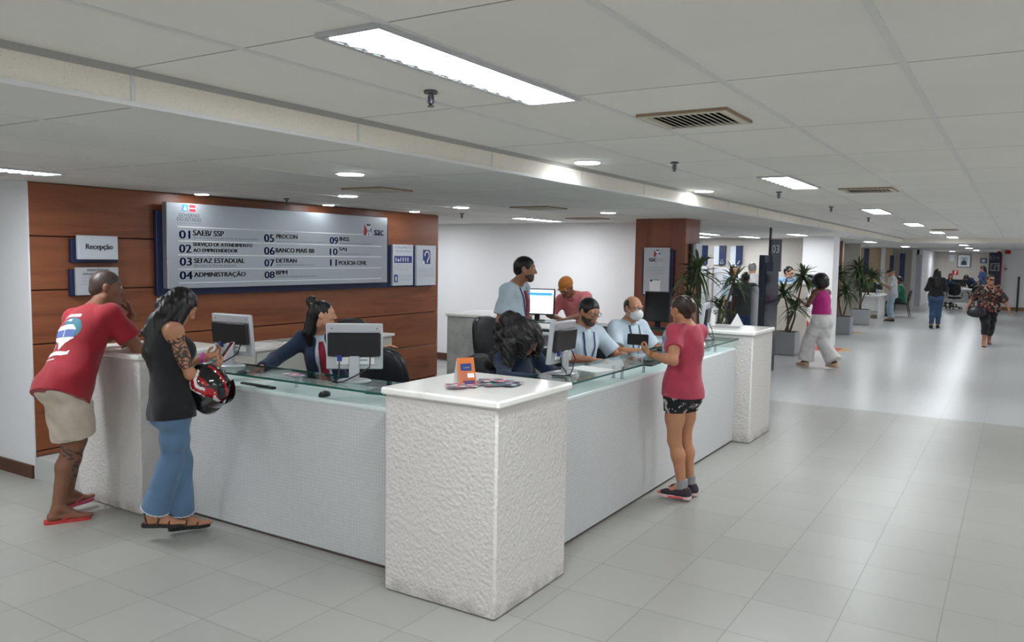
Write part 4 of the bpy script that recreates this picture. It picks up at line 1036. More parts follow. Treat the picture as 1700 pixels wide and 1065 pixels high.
        for S_, v in s.leg.items():
            a, kn, an, t, heel = v; g = (1.0 if m_ else .98)*k*w_**.8; dn = nrm(an-kn); bk = -nrm(s.f-dn*np.dot(s.f, dn))
            B.cap(a, a*.45+kn*.55, .088*g, .070*g, k=.05); B.cap(a*.45+kn*.55, kn, .070*g, .053*g, k=.04)
            c1 = kn*.68+an*.32+bk*.014*k; B.cap(kn, c1, .050*g, .054*g, k=.03); B.cap(c1, an, .052*g, .034*g, k=.03)
            if feet:
                hp = an+V(0, 0, -.045*k)-t*.025*k; to = V(0, 0, -.062*k-heel*.0)
                ball = an+t*.125*k+to; 
                B.cap(hp, an, .033*k, .034*k, k=.02); B.cap(hp+V(0, 0, .0), ball, .032*k, .030*k, k=.02, sq=(V(0, 0, 1), .72)); B.cap(an+t*.03*k, ball, .030*k, .022*k, k=.02)
                B.cap(ball, ball+t*.06*k, .030*k, .024*k, k=.02, sq=(V(0, 0, 1), .6))
        s.add_head(B, detail)
        if extra: extra(B)
        return B.build('body', [s.skin, s.lipc, hair_mat or hair_black, eye_w, eye_d, mat('tattoo_ink', (70, 58, 54), .6)], s.root, paint)
    # -- clothes
    def top(s, name, m, t=.012, hem=-.10, sleeve=.6, sl_r=1.0, ease=.012, neck=.066, vneck=0.0, open_front=0.0, folds=.004, drape=0.0, strap=False, hem_out=.0, extra=None, collar=None, h=None):
        t = max(t, 1.35*s.h); k, w_ = s.sc, s.w; B = Solid(h or s.h); m_ = s.sex == 'm'; A, A2 = s.TA(), s.TA(True); u = s.u; P = s.P
        e = t+ease
        B.ell(P+u*.355*k-s.fs*.006, ((.150 if m_ else .128)*k*w_**.5+e, .106*k*w_**.5+e, .175*k+e), A2, k=.06)
        B.ell(P+u*.18*k, ((.132 if m_ else .114)*k*w_+e, .092*k*w_+e, .16*k+e), A, k=.07)
        if hem < .06: B.ell(P+u*.03*k, ((.150 if m_ else .162)*k*w_+e, .105*k*w_+e, .125*k+e), A, k=.05)
        for S_ in 'RL':
            sg = 1 if S_ == 'R' else -1
            if hem < 0: B.ell(P+s.r*sg*.068*k-s.f*.055*k-u*.035*k, (.088*k*w_+e*.8, .078*k*w_+e*.8, .09*k+e), A, k=.05)
            if not m_: B.ell(P+u*.36*k+s.fs*.085*k+s.rs*sg*.062*k, (.058*k*w_+e*.7, .055*k*w_+e*.7, .062*k+e*.7), A2, k=.05)
            if not strap: B.cap(s.N-u*.035*k, s.sh[S_]+u*.012*k, .052*k+t, .050*k+t, k=.05)
            else: B.cap(s.N-u*.03*k+s.rs*sg*.05*k, s.N-u*.06*k+s.rs*sg*.10*k, .046*k+t*.6, .040*k+t*.6, k=.03)
        B.cap(P+u*.10*k, P+u*(hem)*k, .130*k*w_+e+drape, .140*k*w_+e+drape+hem_out, k=.05, sq=(s.f, .80), flat=True)
        if not strap:
            for S_, v in s.arm.items():
                a, el, wr = v[:3]; g = (1.0 if m_ else .86)*k*w_**.7
                if sleeve <= 1: b = a+(el-a)*sleeve; B.cap(a, b, .054*g+t, (.050*g+t+.006)*sl_r, k=.05, flat=True)
                else:
                    b = el+(wr-el)*(sleeve-1); B.cap(a, el, .054*g+t, (.043*g+t)*sl_r, k=.05); B.cap(el, b, (.043*g+t)*sl_r, (.032*g+t)*sl_r, k=.025, flat=True)
        if neck: B.cap(s.N+u*.12*k+s.fs*.02, s.N-u*.005*k+s.fs*.012, neck*k, neck*k, k=.008, op='s')
        if vneck: B.cap(s.N+s.fs*.12*k, s.N-u*vneck*k+s.fs*.16*k, .060*k, .012*k, k=.006, op='s')
        if open_front: B.cap(s.N+u*.02+s.fs*.16*k, P+u*hem*k+s.fs*.22*k, .05*k*open_front, .085*k*open_front, k=.01, op='s', sq=(s.fs, 2.2))
        if extra: extra(B)
        if folds: B.folds = (folds, FOLD)
        B.cut(P+u*hem*k, -u)
        s.T = B
        return B.build(name, m, s.root)
    def legs(s, name, m, hem=.95, t=.010, flare=0.0, wide=0.0, folds=.004, waist=.10, skirt=False, h=None):
        """hem: fraction of the leg, 1 = knee, 2 = ankle"""
        t = max(t, 1.35*s.h); k, w_ = s.sc, s.w; B = Solid(h or s.h); A = s.TA(); m_ = s.sex == 'm'
        B.ell(s.P+s.u*.03*k, ((.150 if m_ else .162)*k*w_+t, .105*k*w_+t, .125*k+t), A, k=.03)
        for S_, v in s.leg.items():
            sg = 1 if S_ == 'R' else -1
            B.ell(s.P+s.r*sg*.068*k-s.f*.055*k-s.u*.035*k, (.088*k*w_+t, .078*k*w_+t, .09*k+t), A, k=.04)
            a, kn, an = v[:3]; g = (1.0 if m_ else .98)*k*w_**.8
            mid = a*.45+kn*.55
            if hem <= 1:
                b = a+(kn-a)*hem; q = min(hem, 1)
                B.cap(a, b, .090*g+t, (.090-.034*q)*g+t+wide, k=.05, flat=True)
            else:
                b = kn+(an-kn)*(hem-1)
                dn_ = nrm(an-kn); bk_ = -nrm(s.f-dn_*np.dot(s.f, dn_)); B.cap(kn+bk_*.006*k, kn*.66+an*.34+bk_*.014*k, .052*g+t, .056*g+t, k=.04)
                B.cap(a, mid, .090*g+t, .072*g+t+wide*.6, k=.05); B.cap(mid, kn, .072*g+t+wide*.6, .055*g+t+wide, k=.04)
                B.cap(kn, b, .055*g+t+wide, max(.038*g, .055*g-.017*g*(hem-1))+t+flare, k=.04, flat=True)
        if folds: B.folds = (folds, FOLD)
        B.cut(s.P+s.u*waist*k, s.u)
        s.Lg = B
        return B.build(name, m, s.root)
    def shoe(s, side, name, m, sole_m, kind='shoe', up=.035):
        a, kn, an, t, heel = s.leg[side]; k = s.sc; z0 = an[2]-.088*k; x = nrm(np.cross(t, V(0, 0, 1)))
        M = Matrix((Vector(x), Vector(t), Vector((0, 0, 1)))).transposed().to_4x4(); M.translation = Vector((an[0], an[1], z0))
        out = [(-.034, -.062), (-.038, -.02), (-.034, .05), (-.043, .11), (-.040, .155), (-.02, .188), (.0, .195), (.022, .186), (.038, .155), (.041, .11), (.032, .05), (.036, -.02), (.033, -.062), (.016, -.078), (-.016, -.078)]
        out = [(px_*k*1.04, py_*k) for px_, py_ in out]
        so = MB().prism(out, M, .022*k).build(name, sole_m, s.root)
        if kind == 'sandal':
            mb = MB()
            for y0, y1, ht in ((.10, .13, .052), (.03, .06, .070)):
                pts = [M @ Vector((-.042*k, y0*k, .015*k)), M @ Vector((-.03*k, (y0+.01)*k, (ht-.012)*k)), M @ Vector((0, (y0+.02)*k, ht*k)), M @ Vector((.03*k, (y0+.01)*k, (ht-.012)*k)), M @ Vector((.042*k, y0*k, .015*k))]
                mb.tube(pts, .0055*k, 6)
            mb.tube([M @ Vector(q) for q in ((-.035*k, -.03*k, .015*k), (-.036*k, -.045*k, .07*k), (0, -.062*k, .085*k), (.036*k, -.045*k, .07*k), (.035*k, -.03*k, .015*k))], .005*k, 6)
            mb.build('strap', m, so, smooth=True)
        elif kind == 'flipflop':
            mb = MB(); mb.tube([M @ Vector(q) for q in ((-.036*k, .02*k, .02*k), (-.022*k, .09*k, .05*k), (-.004*k, .135*k, .035*k))], .006*k, 6); mb.tube([M @ Vector(q) for q in ((.036*k, .02*k, .02*k), (.022*k, .09*k, .05*k), (-.004*k, .135*k, .035*k))], .006*k, 6)
            mb.build('strap', m, so, smooth=True)
        else:
            B = Solid(max(s.h, .006)); b = V(*(M.translation))
            Z = V(0, 0, 1); c = b+Z*.045*k
            B.cap(c-t*.04*k, c+t*.03*k, .042*k, .040*k, k=.02); B.cap(c+t*.03*k-Z*.004, c+t*.125*k-Z*.012*k, .040*k, .036*k, k=.02, sq=(Z, .8)); B.cap(c+t*.12*k-Z*.014*k, c+t*.155*k-Z*.016*k, .036*k, .030*k, k=.02, sq=(Z, .72))
            B.cap(c-t*.02*k, c-t*.018*k+Z*up*k, .042*k, .043*k, k=.02, flat=True)
            B.cut(b+Z*.012*k, -Z); B.build('upper', m, so)
        return so
    def hair(s, m, prims, cuts=(), name='hair', folds=None, h=None, k=.015):
        """prims: ('e', x,y,z, rx,ry,rz) or ('c', x,y,z, x,y,z, ra, rb) or ('w', world a, world b, ra, rb), minus 'se' ellipsoids"""
        B = Solid(h or s.h)
        for q in prims:
            if q[0] in ('e', 'se'): B.ell(s.H(*q[1:4]), [s.hs(x) for x in q[4:7]], s.HA(), k=k if q[0] == 'e' else .006, op='u' if q[0] == 'e' else 's')
            elif q[0] == 'c': B.cap(s.H(*q[1:4]), s.H(*q[4:7]), s.hs(q[7]), s.hs(q[8]), k=k)
            else: B.cap(s.W(q[1]), s.W(q[2]), q[3], q[4], k=k)
        if folds: B.folds = (folds[0], folds[1])
        for p, nn in cuts: B.cut(s.H(*p), s.hr*nn[0]+s.hf*nn[1]+s.hu*nn[2])
        s.hairS = B
        return B.build(name, m, s.root)
    def cropped(s, m, grow=.006, front=.055, low=-.045):
        """short hair: the crown up to the hairline, down to the nape"""
        g = grow
        return s.hair(m, [('e', 0, -.014, .028, .076+g, .096+g, .086+g), ('c', 0, -.06, -.02, 0, -.045, low, .052, .045), ('se', 0, .135, -.01, .12, .105, .085), ('se', .085, .03, -.055, .03, .05, .06), ('se', -.085, .03, -.055, .03, .05, .06), ('se', .085, -.008, -.01, .018, .024, .036), ('se', -.085, -.008, -.01, .018, .024, .036)], cuts=[((0, 0, low), (0, .25, -1))])
    def strip(s, name, S_, pts, wd, m, d, lift=.003, th=.002, parent=None, n=5, taper=None):
        """a ribbon laid on the solid S_: pts (relative) projected along d"""
        mb = MB(); rows = []; pts = [V(*p) for p in pts]
        dense = []
        for a, b in zip(pts, pts[1:]):
            for q in range(n): dense.append(a+(b-a)*q/n)
        dense.append(pts[-1])
        for i, p in enumerate(dense):
            tg = nrm(dense[min(i+1, len(dense)-1)]-dense[max(i-1, 0)]); sd = nrm(np.cross(tg, d)); ww = wd if taper is None else wd*(taper[0]+(taper[1]-taper[0])*i/(len(dense)-1))
            L = S_.hit(np.array([p-sd*ww/2-nrm(d)*.18, p-nrm(d)*.18, p+sd*ww/2-nrm(d)*.18]), d, .4)
            if np.isnan(L).any(): continue
            rows.append(L-nrm(d)*lift)
        vs = []; fs = []
        for L in rows:
            for q in L: vs.append(q)
            for q in L: vs.append(q-nrm(d)*th)
        for i in range(len(rows)-1):
            for j in (0, 1): fs += [(i*6+3+j, i*6+4+j, (i+1)*6+4+j, (i+1)*6+3+j), (i*6+j+1, i*6+j, (i+1)*6+j, (i+1)*6+j+1)]
            fs += [(i*6, i*6+3, (i+1)*6+3, (i+1)*6), (i*6+5, i*6+2, (i+1)*6+2, (i+1)*6+5)]
        return mb.add(vs, fs).build(name, m, parent or s.root, smooth='all')
    def decal(s, S_, o_, r_, u_, d, polys, m, name, parent, cell=.004, lift=.002):
        """flat artwork in the plane (o_, r_, u_) pressed along d onto the solid"""
        mb = MB()
        for poly in polys:
            P_ = np.array(poly); lo, hi = P_.min(0), P_.max(0); nx, ny = [max(1, int(math.ceil(q/cell))) for q in hi-lo]
            gx, gy = np.meshgrid(lo[0]+cell*np.arange(nx+1), lo[1]+cell*np.arange(ny+1), indexing='ij')
            W_ = o_+gx[..., None]*r_+gy[..., None]*u_-nrm(d)*.15
            L = S_.hit(W_.reshape(-1, 3), d, .35)-nrm(d)*lift
            cxs, cys = gx[:-1, :-1]+cell/2, gy[:-1, :-1]+cell/2
            ins = np.zeros(cxs.shape, bool); j = len(P_)-1
            for i in range(len(P_)):
                (xi, yi), (xj, yj) = P_[i], P_[j]
                cr = ((yi > cys) != (yj > cys)) & (cxs < (xj-xi)*(cys-yi)/((yj-yi) if abs(yj-yi) > 1e-12 else 1e-12)+xi); ins ^= cr; j = i
            base = len(mb.v); used = {}
            fs = []; vs = []
            def vid(i_):
                if i_ not in used: used[i_] = len(vs); vs.append(L[i_])
                return used[i_]
            for i, j2 in np.argwhere(ins):
                q = [i*(ny+1)+j2, (i+1)*(ny+1)+j2, (i+1)*(ny+1)+j2+1, i*(ny+1)+j2+1]
                if np.isnan(L[q]).any(): continue
                fs.append([vid(x) for x in q])
            mb.add(vs, fs)
        return mb.build(name, m, parent, smooth='all')
    def glasses(s, m=black_plastic):
        mb = MB()
        for x in (-1, 1):
            mb.tube([s.H(x*.033+.022*math.cos(a), .104, .006+.016*math.sin(a)) for a in np.linspace(0, 2*math.pi, 13)], .0022, 6)
            mb.tube([s.H(x*.055, .102, .01), s.H(x*.072, .085, .012), s.H(x*.082, .01, .012), s.H(x*.08, -.012, 0)], .0022, 6)
        mb.tube([s.H(-.011, .104, .010), s.H(0, .107, .013), s.H(.011, .104, .010)], .0022, 6)
        return mb.build('glasses_frame', m, s.root, smooth=True)
# ------------------------------------------------------------------ people at the counter
red_tee = fabric('tee_red', (158, 28, 42)); shorts_cream = fabric('shorts_cream', (206, 192, 174)); denim = fabric('denim_blue', (92, 124, 156), bump=.3)
# the man in red: bent forward, forearms on the pedestal top, legs crossed
g = Figure((-5.40, 2.97, 0), 'man in a red T-shirt and cream shorts leaning on a pedestal, chin on his hand', sc=1.05, sk=(128, 86, 64), skn='deep', h=.0065)
g.torso((-5.36, 2.98, .945), (-5.46, 3.26, 1.44), (-.02, 1, 0), (-.12, .99, 0))
g.head((-5.50, 3.37, 1.575), (.50, .84, -.12), (.05, .25, 1))
g.set_arm('R', (-5.00, 3.34, 1.10), (-5.42, 3.52, 1.168), (-.95, .15, .02), (0, 0, -1), .3)
g.set_arm('L', (-5.66, 3.80, 1.05), (-5.455, 3.53, 1.375), (-.08, -.30, 1), (-.3, -.8, .1), 1.1)
g.set_leg('L', (-5.42, 2.93, .092), (-5.40, 3.4, .5), (.45, .90, 0))
g.set_leg('R', (-5.53, 3.06, .092), (-5.25, 3.6, .5), (-.2, 1, 0))
def red_paint(vs, vm):
    a, k_, an = g.leg['R'][:3]; d = nrm(an-k_); q = vs-k_; tt = q@d; rad = np.linalg.norm(q-tt[:, None]*d, axis=1)
    n = np.sin(vs[:, 0]*130+np.sin(vs[:, 2]*80)*2)*np.sin(vs[:, 2]*95+vs[:, 1]*60)
    vm[(tt > .05) & (tt < .28) & (rad < .09) & (n > .1)] = 5
    return vm
g.body(hair_mat=hair_stub, paint=red_paint)
g.top('t_shirt', red_tee, t=.012, hem=-.10, sleeve=.66, sl_r=1.16, ease=.016, drape=.014, hem_out=.025, folds=.006)
tee = g.root.children[-1]
back = -g.fs; o_ = g.P+g.u*.30*g.sc+back*.14; R_ = g.rs; U_ = g.u
cir = lambda cx, cy_, r_, n=24: [(cx+r_*math.cos(2*math.pi*i/n), cy_+r_*math.sin(2*math.pi*i/n)) for i in range(n)]
white_p = mat('print_white', (226, 224, 226), .7); teal_p = mat('print_teal', (54, 116, 132), .7); blue_p = mat('print_blue', (92, 110, 170), .7)
D_ = g.fs
g.decal(g.T, o_, R_, U_, D_, [cir(.03, .03, .085)], teal_p, 'print_disc', tee, lift=.0012)
g.decal(g.T, o_, R_, U_, D_, [R4(-.10, -.03, -.005, .02), R4(.0, -.03, .085, .02), R4(-.125, -.10, -.09, -.06)], blue_p, 'print_windows', tee, lift=.0018)
g.decal(g.T, o_, R_, U_, D_, [[(-.105, .02), (-.08, .055), (.06, .055), (.09, .02)], [(-.105, -.032), (.09, -.032), (.09, -.042), (.03, -.075), (.005, -.13), (-.03, -.075), (-.105, -.042)], R4(-.008, -.03, .002, .02), [(-.13, -.165), (-.115, -.125), (-.09, -.14), (.07, -.14), (.09, -.125), (.09, -.16), (.05, -.172), (-.09, -.172)], R4(-.09, .12, .075, .145), R4(-.06, .088, -.005, .094), R4(.0, .082, .03, .098), cir(-.07, -.095, .016, 12), R4(-.15, -.205, .02, -.197)], white_p, 'print_van', tee, lift=.0024)
g.decal(g.T, o_, R_, U_, D_, [R4(-.07, .124, -.055, .141), R4(-.03, .124, -.024, .141), R4(.01, .124, .018, .141), R4(.04, .124, .045, .141), cir(-.07, -.095, .009, 10)], red_tee, 'print_gaps', tee, lift=.003)
g.legs('shorts', shorts_cream, hem=.86, t=.014, wide=.038, folds=.006, waist=-.06)
g.cropped(hair_stub, grow=.0025)
ffm = mat('flipflop_red', (188, 62, 58), .5)
g.shoe('L', 'flip_flop', ffm, ffm, 'flipflop'); g.shoe('R', 'flip_flop', mat('flipflop_pink', (196, 80, 104), .5), mat('flipflop_pink', (196, 80, 104), .5), 'flipflop')

# the woman in the black tank top
black_cloth = fabric('cloth_black', (20, 20, 23))
g = Figure((-4.56, 3.10, 0), 'woman with long black hair, black tank top and flared jeans, looking at her phone', sc=.955, sex='f', sk=(176, 124, 94), skn='tan', h=.006)
g.torso((-4.39, 3.10, .885), (-4.45, 3.11, 1.39), (.30, .95, 0), (.34, .94, 0))
g.head((-4.435, 3.205, 1.505), (.42, .72, -.60), (.1, .3, 1))
g.set_arm('R', (-4.22, 3.02, 1.03), (-4.32, 3.36, 1.10), (-.35, .85, .35), (-.8, -.2, .5), .9)
g.set_arm('L', (-4.75, 3.25, 1.02), (-4.50, 3.42, 1.14), (.35, .75, .35), (.3, -.3, .9), .8)
g.set_leg('R', (-4.62, 3.09, .096), (-4.40, 3.5, .5), (.80, .60, 0)); g.set_leg('L', (-4.56, 3.26, .088), (-4.38, 3.7, .5), (.55, .84, 0))
def tat(vs, vm):
    a, e, w_ = g.arm['R'][:3]; d = nrm(e-a); q = vs-a; tt = q@d; rad = np.linalg.norm(q-tt[:, None]*d, axis=1)
    n = np.sin(vs[:, 0]*150+2*np.sin(vs[:, 2]*90))*np.sin(vs[:, 2]*140+2*np.sin(vs[:, 1]*100))
    L = np.linalg.norm(e-a); out_ = q@nrm(np.cross(d, V(-.6, .8, 0)))
    vm[(tt > .03) & (tt < .85*L) & (rad < .07) & (n > -.15) & (q@nrm(V(.75, -.3, 0)) > -.012)] = 5
    return vm
g.body(paint=tat)
g.top('tank_top', black_cloth, t=.008, hem=-.075, strap=True, ease=.008, neck=.07, drape=.008, folds=.004)
g.legs('jeans', denim, hem=1.90, t=.007, wide=.006, flare=.044, folds=.003, waist=-.06)
g.hair(hair_black, [('e', 0, -.016, .028, .086, .106, .094), ('c', 0, -.055, .0, 0, -.09, -.06, .066, .064), ('w', tuple(g.o+g.N+g.fs*-.045+g.u*.02), tuple(g.o+g.N+g.fs*-.085-g.u*.16), .072, .070), ('w', tuple(g.o+g.N+g.fs*-.085-g.u*.16), tuple(g.o+g.N+g.fs*-.075-g.u*.32), .070, .035), ('c', .066, .02, .01, .074, .035, -.13, .040, .036), ('c', .074, .035, -.13, .07, .05, -.26, .036, .018), ('c', .070, -.03, -.0, .076, -.04, -.22, .040, .036), ('c', -.062, .03, -.0, -.066, .055, -.15, .034, .03), ('c', -.066, .055, -.15, -.06, .085, -.25, .03, .014), ('c', .05, -.07, -.05, .05, -.09, -.28, .05, .03), ('se', 0, .12, -.02, .050, .07, .085)], folds=(.0016, [(190, 150, 6, 0, 3, 4), (120, 230, 8, 1, 4, 3)]))
fray = mat('denim_fray', (196, 206, 214), .9)
for q in 'RL':
    a_, kn_, an_ = g.leg[q][:3]; hb_ = kn_+(an_-kn_)*.90; d_ = nrm(an_-kn_); x_ = nrm(np.cross(d_, V(.2, 1, 0))); y_ = np.cross(d_, x_); R_ = max(.038*.98*.955, .055*.9-.017*.9*.9)+.007+.044
    MB().tube([hb_+x_*R_*math.cos(2*math.pi*i/48)+y_*R_*math.sin(2*math.pi*i/48)+d_*(.004*math.sin(i*2.6)+.003) for i in range(49)], .0045, 6, cap=False).build('frayed_hem', fray, g.root, smooth=True)
sd = mat('sandal_black', (32, 30, 30), .6)
for q in 'RL': g.shoe(q, 'sandal', mat('sandal_strap', (58, 44, 36), .5), sd, 'sandal')
hem = g.Lg
wr = g.arm['L'][2]; ax_ = nrm(g.arm['L'][2]-g.arm['L'][1])
def band(fig, side, back, R, r_, m, name, n=20):
    a, e, w_ = fig.arm[side][:3]; d = nrm(w_-e); c = w_-d*back; x = nrm(np.cross(d, V(.3, .2, 1))); y = np.cross(d, x)
    return MB().tube([c+x*R*math.cos(2*math.pi*i/n)+y*R*math.sin(2*math.pi*i/n) for i in range(n+1)], r_, 7, cap=False).build(name, m, fig.root, smooth=True)
band(g, 'L', .01, .032, .015, mat('scrunchie_magenta', (196, 84, 160), .8), 'scrunchie')
band(g, 'R', .015, .028, .003, mat('bracelet_beige', (206, 180, 150), .5), 'bracelet')
tank = g
# the phone in her hands and the helmet on her forearm
def phone(loc, R, up_, m_back, m_front, lb, w_=.075, h_=.155):
    r = thing('mobile_phone', loc, lb, 'mobile phone')
    M = frame((0, 0, 0), R, up_)
    MB().prism(rbox(w_, h_, .010), M @ Matrix.Translation((0, 0, -.004)), .008).build('case', m_back, r)
    MB().prism(rbox(w_-.008, h_-.01, .007), M @ Matrix.Translation((0, 0, .0041)), .0006).build('screen', m_front, r)
    MB().lathe([(.007, -.0046), (.007, -.0061), (.005, -.0065)], n=14, M=M @ Matrix.Translation((w_*.3, h_*.38, 0))).build('camera_lens', black_plastic, r, smooth=True)
    return r
ph = (g.fing['R']+g.fing['L'])/2+V(.02, .035, .035)+g.o
phone(tuple(ph), (.90, -.35, .1), (.15, .55, .75), mat('case_pink', (232, 176, 190), .4), mat('phone_glass', (20, 20, 24), .1), 'pink-cased phone held by the woman in the black tank top')
a_, e_, w_ = g.arm['R'][:3]; hp = (e_*.55+w_*.45)+g.o
helm = thing('motorcycle_helmet', (hp[0]+.035, hp[1]+.02, hp[2]-.085), 'black and red motorcycle helmet hanging on a forearm', 'helmet')
hx = nrm(V(-.35, -.30, .75)); hz = nrm(V(.80, .30, -.38)-hx*np.dot(V(.80, .30, -.38), hx)); hy = np.cross(hz, hx); HAx = np.array([hx, hy, hz])
gb = mat('helmet_black', (16, 16, 18), .12, coat=.6); gr = mat('helmet_red', (170, 22, 28), .15, coat=.6); gw = mat('helmet_white', (222, 222, 222), .2, coat=.5)
B = Solid(.006)
B.ell((0, 0, 0), (.150, .125, .128), HAx, k=.03); B.ell(hx*(-.02)+hz*(-.07), (.125, .108, .09), HAx, k=.05); B.ell(hx*(-.115)+hz*(-.075), (.05, .075, .055), HAx, k=.04)
B.ell(hx*(-.135)+hz*.012, (.075, .10, .042), HAx, k=.012, op='s'); B.ell(hz*(-.16)+hx*(-.01), (.105, .085, .09), HAx, k=.02, op='s'); B.ell(hz*(-.02), (.115, .098, .10), HAx, k=.01, op='s')
def hpaint(vs, vm):
    x, y, z = vs@hx, vs@hy, vs@hz
    R2 = (x/.150)**2+(y/.125)**2+(z/.128)**2
    w1 = z+.018*np.sin(x*38)+.10*x; out_ = R2 > .86
    vm[:] = 0
    vm[out_ & (w1 > .012) & (x < .10)] = 1
    vm[out_ & (np.abs(w1-.016) < .0045)] = 2
    vm[out_ & (np.abs(w1-.058) < .010) & (np.sin(y*60+x*25) > -.1)] = 2
    vm[out_ & (w1 > .074)] = 0
    vm[out_ & (w1 > .085) & (np.abs(np.sin(y*32)) < .35)] = 1
    return vm
B.build('shell', [gb, gr, gw], helm, hpaint)
mb = MB(); n_ = 14
for j in range(2):
    pts = []
vis = []
for i in range(n_+1):
    a = math.radians(-72+144*i/n_)
    for zz in (-.032, .05): vis.append(hx*(-.155*math.cos(a)-.002)+hy*(.131*math.sin(a))+hz*(zz+.03))
mb.add(vis+[v*.985 for v in vis], [(2*i, 2*i+1, 2*i+3, 2*i+2) for i in range(n_)]+[(2*(n_+1)+2*i+2, 2*(n_+1)+2*i+3, 2*(n_+1)+2*i+1, 2*(n_+1)+2*i) for i in range(n_)])
mb.build('visor', mat('visor_smoke', (30, 32, 36), .05, coat=1.0), helm, smooth='all')
for s_ in (-1, 1): MB().lathe([(.018, 0), (.020, .004), (.012, .008)], n=16, M=Matrix.Translation(Vector(hx*(-.045)+hy*s_*.126+hz*.03)) @ Matrix((Vector(hx), Vector(hz), Vector(hy*s_))).transposed().to_4x4()).build('visor_pivot', gb, helm, smooth=True)
MB().tube([Vector(q) for q in (hx*(-.02)+hy*.09-hz*.10, hx*(-.05)+hy*.06-hz*.17, hx*(-.05)-hy*.06-hz*.17, hx*(-.02)-hy*.09-hz*.10)], .007, 8).build('chin_strap', gb, helm, smooth=True)

# the woman in the pink shirt
pink_tee = fabric('tee_rose', (190, 66, 88)); 
g = Figure((-2.13, 5.88, 0), 'woman in a rose-pink shirt and patterned shorts holding a phone at the counter', sc=.925, sex='f', sk=(188, 132, 100), skn='warm', h=.006, weight=1.06)
g.torso((-2.125, 5.88, .845), (-2.10, 5.90, 1.34), (-.97, .24, 0), (-.93, .36, 0))
g.head((-2.155, 5.90, 1.462), (-.90, .40, -.22))
g.set_arm('L', (-2.09, 5.52, 1.02), (-2.31, 5.66, 1.135), (-.75, .35, .35), (.2, .75, .55), .75)
g.set_arm('R', (-2.24, 6.05, .98), (-2.25, 5.98, 1.255), (-.15, -.45, .9), (.5, -.5, -.1), 1.0)
g.set_leg('L', (-2.09, 5.86, .082), (-2.4, 5.86, .45), (-1, -.12, 0)); g.set_leg('R', (-2.09, 6.03, .082), (-2.4, 6.05, .45), (-.95, .2, 0))
g.body(hair_mat=hair_brown)
g.top('t_shirt', pink_tee, t=.010, hem=-.045, sleeve=.56, sl_r=1.04, ease=.010, drape=.006, hem_out=.006, folds=.004, neck=.072)
floral = mat('floral_shorts', (30, 30, 34), .8); t = NT(floral); p_ = objcoord(t)
sx = t.n('ShaderNodeSeparateXYZ'); t.l(p_, sx.inputs[0]); ns = t.noise(p_, 17, 2, .5); ns2 = t.noise(p_, 40, 2, .5)
t.col(t.mix(t.m('GREATER_THAN', ns, .54), (26, 26, 30), t.mix(t.m('GREATER_THAN', ns2, .52), (196, 184, 190), (40, 40, 46))))
g.legs('shorts', floral, hem=.40, t=.008, wide=.004, folds=.002, waist=-.015)
g.hair(hair_brown, [('e', 0, -.014, .030, .084, .103, .092), ('e', 0, -.105, .005, .058, .05, .062), ('c', .01, -.10, .04, .02, -.12, .095, .03, .012), ('c', -.02, -.11, .04, -.03, -.135, .08, .022, .008), ('c', 0, -.06, -.02, 0, -.06, -.055, .055, .04), ('se', 0, .125, -.015, .10, .105, .098), ('se', .088, .0, -.02, .02, .028, .04), ('se', -.088, .0, -.02, .02, .028, .04)], folds=(.003, [(110, 90, 60, 0, 5, 9), (90, 120, 80, 1, 9, 4)]))
shm = mat('sneaker_charcoal', (52, 42, 50), .7); shs = mat('sneaker_sole', (226, 196, 198), .6)
for q in 'LR':
    so = g.shoe(q, 'sneaker', shm, shs, 'shoe', up=.045)
    a, k_, an, t_, _h = g.leg[q]
    B = Solid(.006); B.cap(an+V(0, 0, .075), an+V(0, 0, -.01), .043, .043, flat=True); B.cut(an+V(0, 0, .065), (0, 0, 1)); B.build('sock', fabric('sock_grey', (150, 150, 152)), g.root)
    MB().box((-.044, -.02, .006), (.044, .10, .019), Matrix.Translation((an[0], an[1], an[2]-.086)) @ Matrix((Vector(nrm(np.cross(t_, V(0, 0, 1)))), Vector(t_), Vector((0, 0, 1)))).transposed().to_4x4(), bev=.003).build('sole_insert', mat('sole_coral', (232, 92, 92), .6), so)
band(g, 'L', .03, .030, .004, mat('gold', (212, 168, 84), .25, 1.0), 'bangle'); band(g, 'L', .042, .031, .003, mat('gold', (212, 168, 84), .25, 1.0), 'bangle')
MB().tube([g.H(x_, y_, z_) for x_, y_, z_ in ((-.075, 0, -.04), (-.078, .0, -.055), (-.075, 0, -.068))], .004, 7).build('earring', mat('gold', (212, 168, 84), .25, 1.0), g.root, smooth=True)
ph = g.fing['L']+V(-.045, .02, .06)+g.o
phone(tuple(ph), (.92, .38, -.03), (-.15, .1, 1), black_plastic, mat('phone_glass', (20, 20, 24), .1), 'black phone held sideways by the woman in pink', w_=.16, h_=.085)

